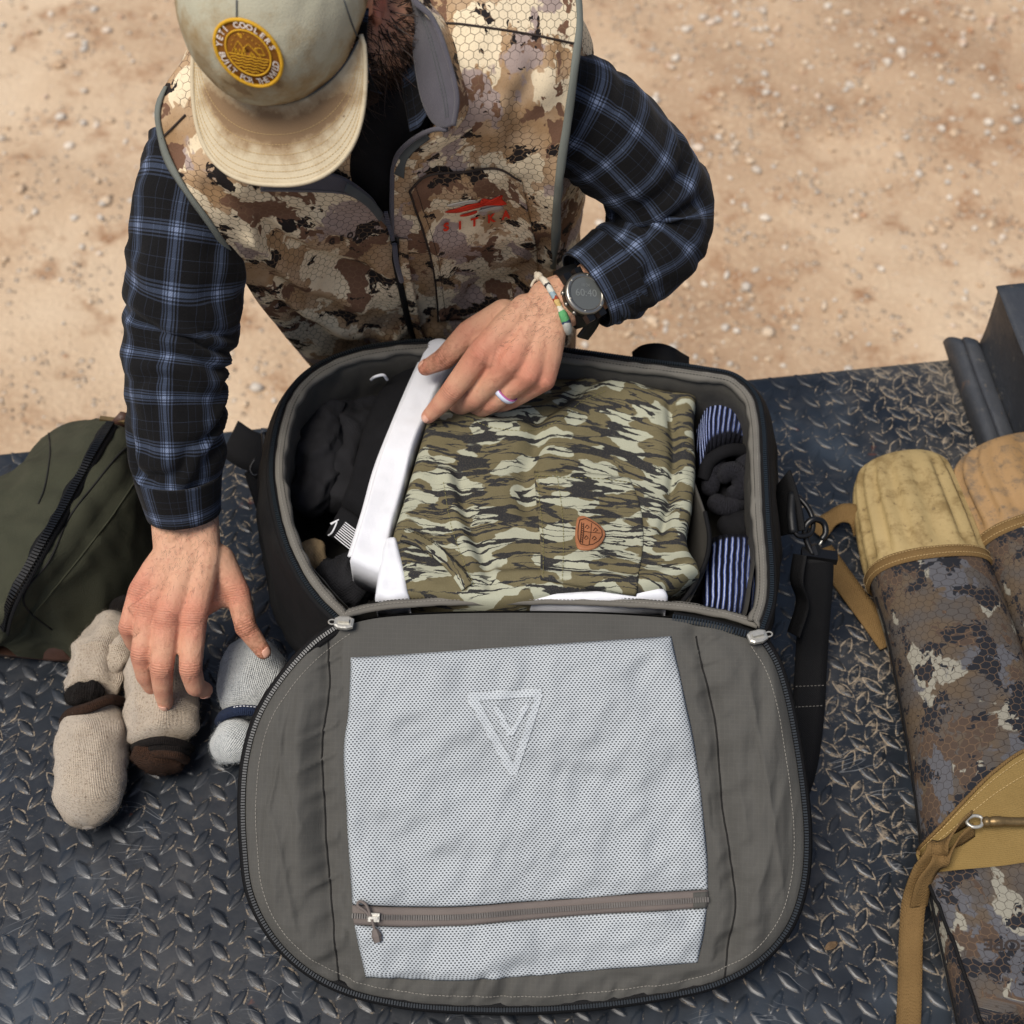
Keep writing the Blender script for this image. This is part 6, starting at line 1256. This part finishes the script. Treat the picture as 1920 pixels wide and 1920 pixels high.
def vest_details():
    bR, bL = bvh_of(vR), bvh_of(vL); q = lambda l: A([(a, b, 0) for a, b in l], float); cq = lambda l, n=60: curve(q(l), n)
    def trim(name, G, col, w, mat, r0, r1, sgn):
        P = G[r0:r1, col]; Q = G[r0:r1, col + sgn * 6]; d = P - Q; d = d / np.linalg.norm(d, axis=1)[:, None]; N = gnormals(G)[r0:r1, col]; N = N * np.sign((N @ -FW))[:, None]
        rows = A([P - d * w + N * .0008, P - d * w * .5 + N * .0016, P + N * .0012, P + d * .0015 - N * .0012, P + d * .001 - N * .005]); surf(name, rows, mat, vest, thick=.001)
    trim('armhole_binding', gvR, -1, .0075, M['greytrim'], 0, 62, -1); trim('armhole_binding', gvL, 0, .0045, M['greytrim'], 6, 40, 1)
    # shirt showing in the open neck: plaid front in black cotton, shade painted in
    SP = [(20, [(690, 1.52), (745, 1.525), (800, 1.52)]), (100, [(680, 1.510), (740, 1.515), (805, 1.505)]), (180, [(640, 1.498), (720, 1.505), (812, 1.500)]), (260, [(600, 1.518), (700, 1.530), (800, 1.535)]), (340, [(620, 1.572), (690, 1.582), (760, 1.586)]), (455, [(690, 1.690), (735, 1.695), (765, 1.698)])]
    o, G = panel('shaded_shirt_front', SP, M['blackcotton'], shirtp, 40, 50, .003, 5, .002)
    Gk = coons(atds([(752, 20, 1.490), (778, 60, 1.486), (790, 140, 1.482), (800, 214, 1.482)]), atds([(800, 214, 1.482), (786, 236, 1.486), (768, 246, 1.492)]), atds([(742, 40, 1.510), (748, 110, 1.502), (756, 180, 1.496), (768, 246, 1.492)]), atds([(752, 20, 1.490), (742, 40, 1.510)]), 40, 14); surf('collar_leaf', Gk, M['plaid'], shirtp, thick=.002)
    # shirt collar round the neck
    cn = A([-.150, .298, .700]); ax = nrm(hd(0, -.02, -.05) - cn); th = np.linspace(0, 2 * np.pi, 60, endpoint=False); e1 = nrm(np.cross(ax, A([0, 1, 0]))); e2 = np.cross(ax, e1)
    surf('shirt_collar', A([cn + (e1 * np.cos(th)[:, None] + e2 * np.sin(th)[:, None]) * r + ax * z for r, z in [(.074, -.03), (.070, .0), (.066, .025), (.064, .040), (.068, .042), (.074, .030)]]), M['plaid'], shirtp, closed=True, thick=.002)
    # standing collar, right: slate fleece inside turned to the light
    Gc = coons(atds([(774, -70, 1.450), (776, 0, 1.442), (808, 32, 1.438), (840, 110, 1.438), (857, 185, 1.446), (851, 236, 1.460)]), atds([(851, 236, 1.460), (838, 242, 1.468), (822, 242, 1.476)]), atds([(770, -70, 1.500), (770, 40, 1.490), (776, 120, 1.480), (790, 190, 1.478), (806, 225, 1.478), (822, 242, 1.476)]), atds([(774, -70, 1.450), (770, -70, 1.500)]), 60, 24)
    Gc = Gc + -FW * (.003 * np.sin(np.linspace(0, np.pi, 24))[:, None] + .002 * fbm(Gc, 20, 4))[..., None]; surf('collar', Gc, M['fleece'], vest, thick=.004)
    for j in (7, 9): stitches('collar_stitching', Gc[j, 8:-3] - FW * .0010, M['slate'], vest, .004, .0028, .0007)
    outer = Gc[0]; tube('collar_edge', outer - FW * .0004, .0026, M['fleece'], vest, segs=8)
    Go = coons(Gc[0][::6], [Gc[0][-1], atd(842, 262, 1.496)], atds([(800, -70, 1.478), (806, 0, 1.476), (836, 40, 1.474), (868, 120, 1.478), (880, 200, 1.490), (842, 262, 1.500)]), [Gc[0][0], atd(800, -70, 1.478)], 50, 10); surf('collar_outside', Go, M['vestcamo'], vest, thick=.002)
    tube('front_edge', curve(atds([(838, 243, 1.468), (818, 242, 1.476), (780, 258, 1.500), (750, 284, 1.520), (738, 312, 1.545), (735, 360, 1.582), (735, 438, 1.655)]), 60), .0027, M['fleece'], vest, segs=8)
    P = curve(atds([(800, 252, 1.497), (770, 275, 1.515), (752, 300, 1.532), (748, 345, 1.562)]), 30); ribbon('inner_tape', P[::5], .012, nrm(RT * .8 - UP * .5), M['slate'], vest, .001, 30)
    # left flap
    Gf = coons(atds([(488, 326, 1.522), (560, 322, 1.528), (640, 334, 1.538), (696, 372, 1.582), (726, 418, 1.632)]), atds([(726, 418, 1.632), (727, 428, 1.640)]), atds([(490, 361, 1.548), (560, 362, 1.550), (650, 367, 1.560), (694, 394, 1.600), (727, 428, 1.640)]), atds([(488, 326, 1.522), (490, 361, 1.548)]), 50, 10); Gf = Gf - FW * (.004 + .0015 * fbm(Gf, 30, 2))[..., None]; surf('collar_flap', Gf, M['fleece'], vest, thick=.003); stitches('flap_stitching', Gf[8] - FW * .0012, M['slate'], vest, .004, .003, .0006)
    P = curve(atds([(648, 350, 1.535), (690, 378, 1.574), (726, 422, 1.628)]), 30); ribbon('flap_tape', P[::6], .010, nrm(UP * .8 + RT * .4), M['slate'], vest, .0012, 30)
    # zip
    zp = A([p for p in [(lambda a, b: a if b is None else (b if a is None else (a if (a - CAM) @ FW < (b - CAM) @ FW else b)))(on(bR, x + 3, y, .001), on(bL, x - 3, y, .001)) for x, y, _ in cq([(737, 446), (745, 490), (755, 540), (768, 600), (781, 662)], 60)] if p is not None]); k = np.ones(7) / 7; zp = np.stack([np.convolve(np.pad(zp[:, i], 3, 'edge'), k, 'valid') for i in range(3)], 1) - FW * .003
    tube('zipper', zp, .0042, M['webbing'], vest, segs=8); ribbon('zip_flap', (zp + RT * .010 - FW * .003)[::8], .011, nrm(RT - FW * .2), M['vestcamo'], vest, .002, 60); teeth('zipper_teeth', curve(atds([(724, 400, 1.612), (730, 425, 1.636), (737, 450, 1.664)]), 20), np.tile(RT, (20, 1)), -FW, M['fleece'], vest, lift=.004)
    c = zp[2] - FW * .006; mb = MB(); mb.box(c, (RT, nrm(zp[5] - zp[0]), -FW), (.0050, .0080, .0035)); mb.build('zipper_slider', M['blackplastic'], vest); tube('pull_cord', curve(A([c - FW * .005 - UP * .004, atd(743, 490, px_of(c)[2] + .012), atd(748, 510, px_of(c)[2] + .025), atd(753, 527, px_of(c)[2] + .05)]), 24), .0030, M['fleece'], vest, segs=8)
    # chest pocket
    P = coons(q([(768, 356), (796, 328), (870, 320), (930, 314), (978, 336)]), q([(978, 336), (992, 400), (1006, 470), (1012, 560)]), q([(822, 600), (900, 592), (1012, 560)]), q([(768, 356), (788, 415), (812, 495), (822, 600)]), 44, 50); G = [[on(bR, x, y, .0028) for x, y, _ in r] for r in P]
    G = A(G); G = G - FW * (.0015 * np.sin(np.linspace(0, np.pi, 44)) * np.sin(np.linspace(0, np.pi, 50))[:, None])[..., None]
    pk = surf('chest_pocket', G, M['vestcamo'], vest, uv=grid_uv(G) + A([4.6, 2.2]), thick=.0025); tube('pocket_piping', np.vstack([G[::-1, 0], G[0]]) - FW * .0008, .0013, M['ink'], vest, segs=6); stitches('pocket_stitching', G[:, 3] - FW * .0015, M['ink'], vest, .004, .0028, .0006)
    P = ons(bR, cq([(806, 45), (850, 44), (900, 50), (990, 64), (1078, 82)]), .0005); tube('shoulder_seam', P, .0012, M['ink'], vest, segs=6)
    P = ons(bL, cq([(300, 262), (325, 238), (348, 215)]), .0005); tube('shoulder_seam', P, .0012, M['ink'], vest, segs=6)
    bp = bvh_of(pk, vR)
    def blob(pts, off): 
        pts = cq(pts, 40)[:, :2] if False else curve(q(pts), 48, True)[:, :2]; c = pts.mean(0); return [[on(bp, *(c + (p - c) * k), off) for p in pts] for k in (1, .7, .4, .05)]
    for nm, pts, mt in (('emblem', [(834, 396), (855, 390), (880, 382), (900, 377), (905, 371), (920, 373), (928, 371), (942, 364), (941, 372), (951, 381), (925, 380), (905, 385), (880, 392), (856, 397)], 'red'), ('emblem', [(862, 403), (878, 398), (894, 394), (893, 397), (880, 402), (866, 404)], 'red'), ('emblem', [(838, 384), (860, 378), (890, 374), (896, 377), (868, 382), (846, 386)], 'silver'), ('emblem', [(896, 394), (915, 388), (940, 385), (942, 388), (922, 392), (904, 396)], 'silver')):
        G = A(blob(pts, .0016)); surf(nm, G, M[mt], vest, closed=True, flip=True, thick=.0008)
    mb = MB(); mbd = MB()
    def put(m_, bv, ch, x0, y0, sz, sl=0.0, off=.0018, bold=.05):
        V, F = text_mesh(ch, 1., bold); m_.add([on(bv, x0 + a * sz + sl * 0, y0 - b * sz + a * sz * sl, off) for a, b in V], F)
    for ch, x, y in zip('SITKA', (836, 862, 889, 920, 948), (424, 421, 415, 408, 401)): put(mb, bp, ch, x, y, 21, -.25)
    for ch, x, y in zip('GEOP', (622, 641, 656, 670), (452, 446, 441, 437)): put(mbd, bL, ch, x, y, 14, -.25, .0008)
    mb.build('embroidered_letters', M['red'], vest); mbd.build('printed_letters', M['ink'], vest)
vest_details()
# ---- beard, side hair
def build_beard():
    rng = np.random.RandomState(5); V = []; F = []; U = []
    bv = bodybv
    def strand(p, d, L, w, droop):
        b = len(V); t = nrm(d); s = nrm(np.cross(t, rng.normal(size=3))); n = 5; cur = A(p, float).copy()
        for k in range(n):
            ww = w * (1 - k / (n - 1)) + .00008; V.append(cur - s * ww); V.append(cur + s * ww); t = nrm(t + A([0, 0, -1]) * droop / n + rng.normal(size=3) * .12); cur = cur + t * L / (n - 1)
        for k in range(n - 1): F.append((b + 2 * k, b + 2 * k + 1, b + 2 * k + 3, b + 2 * k + 2))
    n = 0
    for _ in range(26000):
        th = rng.uniform(-math.pi * .66, math.pi * .66); z = rng.uniform(-.115, .018)
        if z > -.032 and abs(th) < .95: continue
        d = hr * math.sin(th) + hf * math.cos(th); o = hd(0, .005, z); h = bv.ray_cast(Vector(o + d * .16), Vector(-d))
        if h[0] is None: continue
        p = A(h[0]); nn = A(h[1])
        if np.linalg.norm(p - o) > .115 or np.linalg.norm(p - hd(.086, -.015, 0)) < .026 or np.linalg.norm(p - hd(-.086, -.015, 0)) < .026: continue
        lo = sstep(-z, -.01, .07); L = .012 + .036 * lo * rng.uniform(.6, 1.3); strand(p - nn * .001, nn * .55 - hu * (.5 + .5 * lo) + hf * .15 + rng.normal(size=3) * .28, L, .00062, .3); n += 1
        if n > 6500: break
    b_ = mobj('beard', V, F, M['hair'], person, smooth=False)
    mb = MB(); mb.ball(hd(.004, .018, -.070), (.080, .080, .066), (hr, hf, hu), 44); W = A(mb.V); c = hd(.004, .018, -.070); dd = W - c; dd = dd / np.linalg.norm(dd, axis=1)[:, None]; mb.V = list(W + dd * (.007 * fbm(W, 90, 3, 3))[:, None]); mb.build('beard_underlayer', M['hair_lo'], b_, smooth=True)
    V0, F0 = len(V), 0; W2 = A(mb.V); rr_ = rng.randint(0, len(W2), 2600); V.clear(); F.clear()
    for k in rr_: strand(W2[k] - dd[k] * .003, dd[k] * .6 - hu * .5 + rng.normal(size=3) * .4, rng.uniform(.010, .028), .00055, .3)
    mobj('beard_curls', V, F, M['hair'], b_, smooth=False)
    V.clear(); F.clear()
    for _ in range(9000):
        th = rng.uniform(0, 2 * math.pi); z = rng.uniform(-.02, .062)
        if abs(math.atan2(math.sin(th), math.cos(th))) < 1.15 and z < .04: continue
        if z < .0 and abs(math.cos(th)) > .1 and math.cos(th) > -.2: continue
        d = hr * math.sin(th) + hf * math.cos(th); o = hd(0, -.01, z); h = bv.ray_cast(Vector(o + d * .16), Vector(-d))
        if h[0] is None or np.linalg.norm(A(h[0]) - hd(.088, -.015, 0)) < .022 or np.linalg.norm(A(h[0]) - hd(-.088, -.015, 0)) < .022: continue
        p = A(h[0]); nn = A(h[1]); strand(p - nn * .001, nn * .25 - hu + rng.normal(size=3) * .2, rng.uniform(.008, .018), .00040, .1)
    mobj('hair', V, F, M['hair'], person, smooth=False)
build_beard()
# ---- watch, bracelet, ring
def build_wrist():
    wax = nrm(HJ['w2'] - HJ['wl']); c = HJ['w2']; wt = link(bpy.data.objects.new('wristwatch', None), person); wt['label'] = 'black digital wristwatch with steel bezel'
    def around(c, ax, r, n=60, k=1.0, off=0.0, tilt=0.0):
        a = nrm(ax); e1 = nrm(-FW - a * (-FW @ a)); e2 = np.cross(a, e1); th = np.linspace(0, 2 * np.pi, n, endpoint=False); out = []
        for t in th:
            d = e1 * math.cos(t) + e2 * math.sin(t); h = bodybv.ray_cast(Vector(c + d * .09), Vector(-d)); p = A(h[0]) if h[0] is not None else c + d * r
            if np.linalg.norm(p - c) > r * 1.5: p = c + d * r
            out.append(p + d * off + a * tilt * math.sin(t))
        P = A(out)
        for _ in range(6): P = (np.roll(P, 1, 0) + 2 * P + np.roll(P, -1, 0)) / 4
        return P, e1, e2
    P, e1, e2 = around(c, wax, .036, off=.0020); d = P - c; d = d / np.linalg.norm(d, axis=1)[:, None]
    surf('strap', A([P + wax * w + d * h for w, h in [(-.0115, 0), (-.0110, .0022), (0, .0030), (.0110, .0022), (.0115, 0)]]), M['rubber'], wt, closed=True, thick=.002)
    nf = nrm(-FW + RT * .42 + UP * .22); top = atd(1097, 551, px_of(c)[2] - .046); xa = nrm(UP - nf * (UP @ nf)); xa = rot(xa, nf, math.radians(28)); ya = np.cross(nf, xa); th = np.linspace(0, 2 * np.pi, 56, endpoint=False)
    ring = lambda r, h: top + nf * h + (xa * np.cos(th)[:, None] + ya * np.sin(th)[:, None]) * r
    surf('case_body', A([ring(.001, -.015), ring(.020, -.015), ring(.0245, -.011), ring(.0250, -.004), ring(.0245, .0)]), M['blackplastic'], wt, closed=True)
    bz = surf('bezel', A([ring(.0252, -.001), ring(.0255, .0015), ring(.0238, .0036), ring(.0205, .0036), ring(.0195, .0020)]), M['steel'], wt, closed=True)
    for a in np.linspace(0, 2 * np.pi, 6, endpoint=False) + .4:
        mb = MB(); mb.ball(top + nf * .0036 + (xa * math.cos(a) + ya * math.sin(a)) * .0222, .0012, n=8); mb.build('bezel_screw', M['metal'], wt, smooth=True)
    dp = surf('display', A([ring(.0196, .0022), ring(.0150, .0024), ring(.0005, .0024)]), M['glass'], wt, closed=True)
    mb = MB(); tx = -ya * 0 + nrm(rot(-xa, nf, math.radians(62))); V, F = text_mesh('60:40', .0125, .0); up_ = np.cross(nf, tx); mb.add([top + nf * .0030 + tx * x + up_ * y for x, y in V], F); V, F = text_mesh('10:24', .005, 0); mb.add([top + nf * .0030 + tx * x + up_ * (y + .0095) for x, y in V], F); mb.build('display_digits', M['lcd'], wt)
    for s in (1, -1):
        for w in (-.6, .6):
            mb = MB(); mb.box(top + xa * s * .0265 - nf * .005 + ya * w * .014, (xa, ya, nf), (.005, .0045, .0050)); mb.build('lug', M['blackplastic'], wt)
    for a in (90, 60, 120, -70, -110):
        r_ = math.radians(a); dr = xa * math.cos(r_) + ya * math.sin(r_); mb = MB(); mb.tube(A([top - nf * .005 + dr * .0245, top - nf * .005 + dr * .0278]), .0026, 10); mb.build('button', M['steel'], wt, smooth=True)
    ribbon('strap_tail', atds([(1118, 590, px_of(c)[2] + .0), (1108, 612, px_of(c)[2] + .012), (1092, 634, px_of(c)[2] + .02)]), .020, nrm(wax + UP * .2), M['rubber'], wt, .003, 14)
    c2 = HJ['wl'] + wax * .0055; ax2 = nrm(wax + UP * .10); P, e1, e2 = around(c2, ax2, .036, off=.0030, n=72); Q = np.roll(P, 24, axis=0)[:64]; r = .0034 + .0012 * vn(Q, 120, 3); r[24:50] += .0022 * np.hanning(26)
    bo = surf('bracelet', sweep_grid(np.vstack([Q, Q[:1]]), np.append(r, r[0]), 12, -FW), M['bracelet'], person, closed=True)
    e = Q[int(np.argmin([px_of(v)[0] + px_of(v)[1] for v in Q]))] - RT * .002 + UP * .002; mb = MB(); mb.ball(e, .0058, n=10); mb.tube(curve(A([e, e - RT * .006 - UP * .006, e - RT * .009 - UP * .012]), 8), .0018, 6); mb.tube(curve(A([e, e + UP * .005 - RT * .004]), 5), .0022, 6); mb.build('bracelet_knot', M['white'] if False else M['bracelet'], bo, smooth=True)
    rc, ra, rr = HJ['ring']; P, e1, e2 = around(rc, ra, rr * 1.02, off=.0006, n=40); d = P - P.mean(0); d = d / np.linalg.norm(d, axis=1)[:, None]
    G = A([P + ra * w + d * h for w, h in [(-.0032, 0), (-.0028, .0014), (0, .0019), (.0028, .0014), (.0032, 0)]]); uv = np.zeros(G.shape[:2] + (2,)); uv[..., 1] = np.linspace(0, .0064, 5)[:, None]; surf('finger_ring', G, M['ringmat'], person, closed=True, uv=uv, thick=.0008)
build_wrist()
# ---- trousers and boots
def build_legs():
    tr = link(bpy.data.objects.new('trousers', None), person); hip = A(RING[0][:3])
    for s in (-1, 1):
        P = curve(A([hip + A([s * .03, .0, .06]), hip + A([s * .095, .01, -.08]), hip + A([s * .11, .02, -.35]), hip + A([s * .125, .06, -.62])]), 40); r = np.interp(np.linspace(0, 1, 40), [0, .2, .6, 1], [.10, .10, .075, .070]); G = sweep_grid(P, r, 32, (0, 1, 0)); surf('trouser_leg', G + (.006 * fbm(G, 12, 3))[..., None] * A([1, 0, 0]), M['pants'], tr, closed=True, cap0=True, cap1=True)
        e = P[-1]; mb = MB(); mb.tube(curve(A([e + A([0, 0, .04]), A([e[0], e[1], GZ + .06])]), 8), .058, 20); mb.ball(A([e[0], e[1] - .07, GZ + .05]), (.052, .12, .055), n=20); mb.build('boot', M['boot'], person, smooth=True)
build_legs()
# ------------------------------------------------------------------ a dry leaf on the plate
def leaf():
    c = at(1558, 1775, .004); G = []
    for i, v in enumerate(np.linspace(0, 1, 9)):
        w = .0042 * math.sin(math.pi * min(1, v * .92 + .06)) ** .8; G.append([c + A([.85, .5, 0]) * (v - .5) * .017 + A([-.5, .85, 0]) * w * u + EZ * (.002 + .0022 * abs(u) ** 1.5 + .002 * math.sin(v * 5)) for u in np.linspace(-1, 1, 7)])
    tag(surf('dry_leaf', A(G), plain('dry_leaf', lin(98, 80, 60), .8, .2, .0004, 400, .4, 200), thick=.0005), 'tiny curled dry leaf on tread plate right of the lid', 'leaf')
leaf()
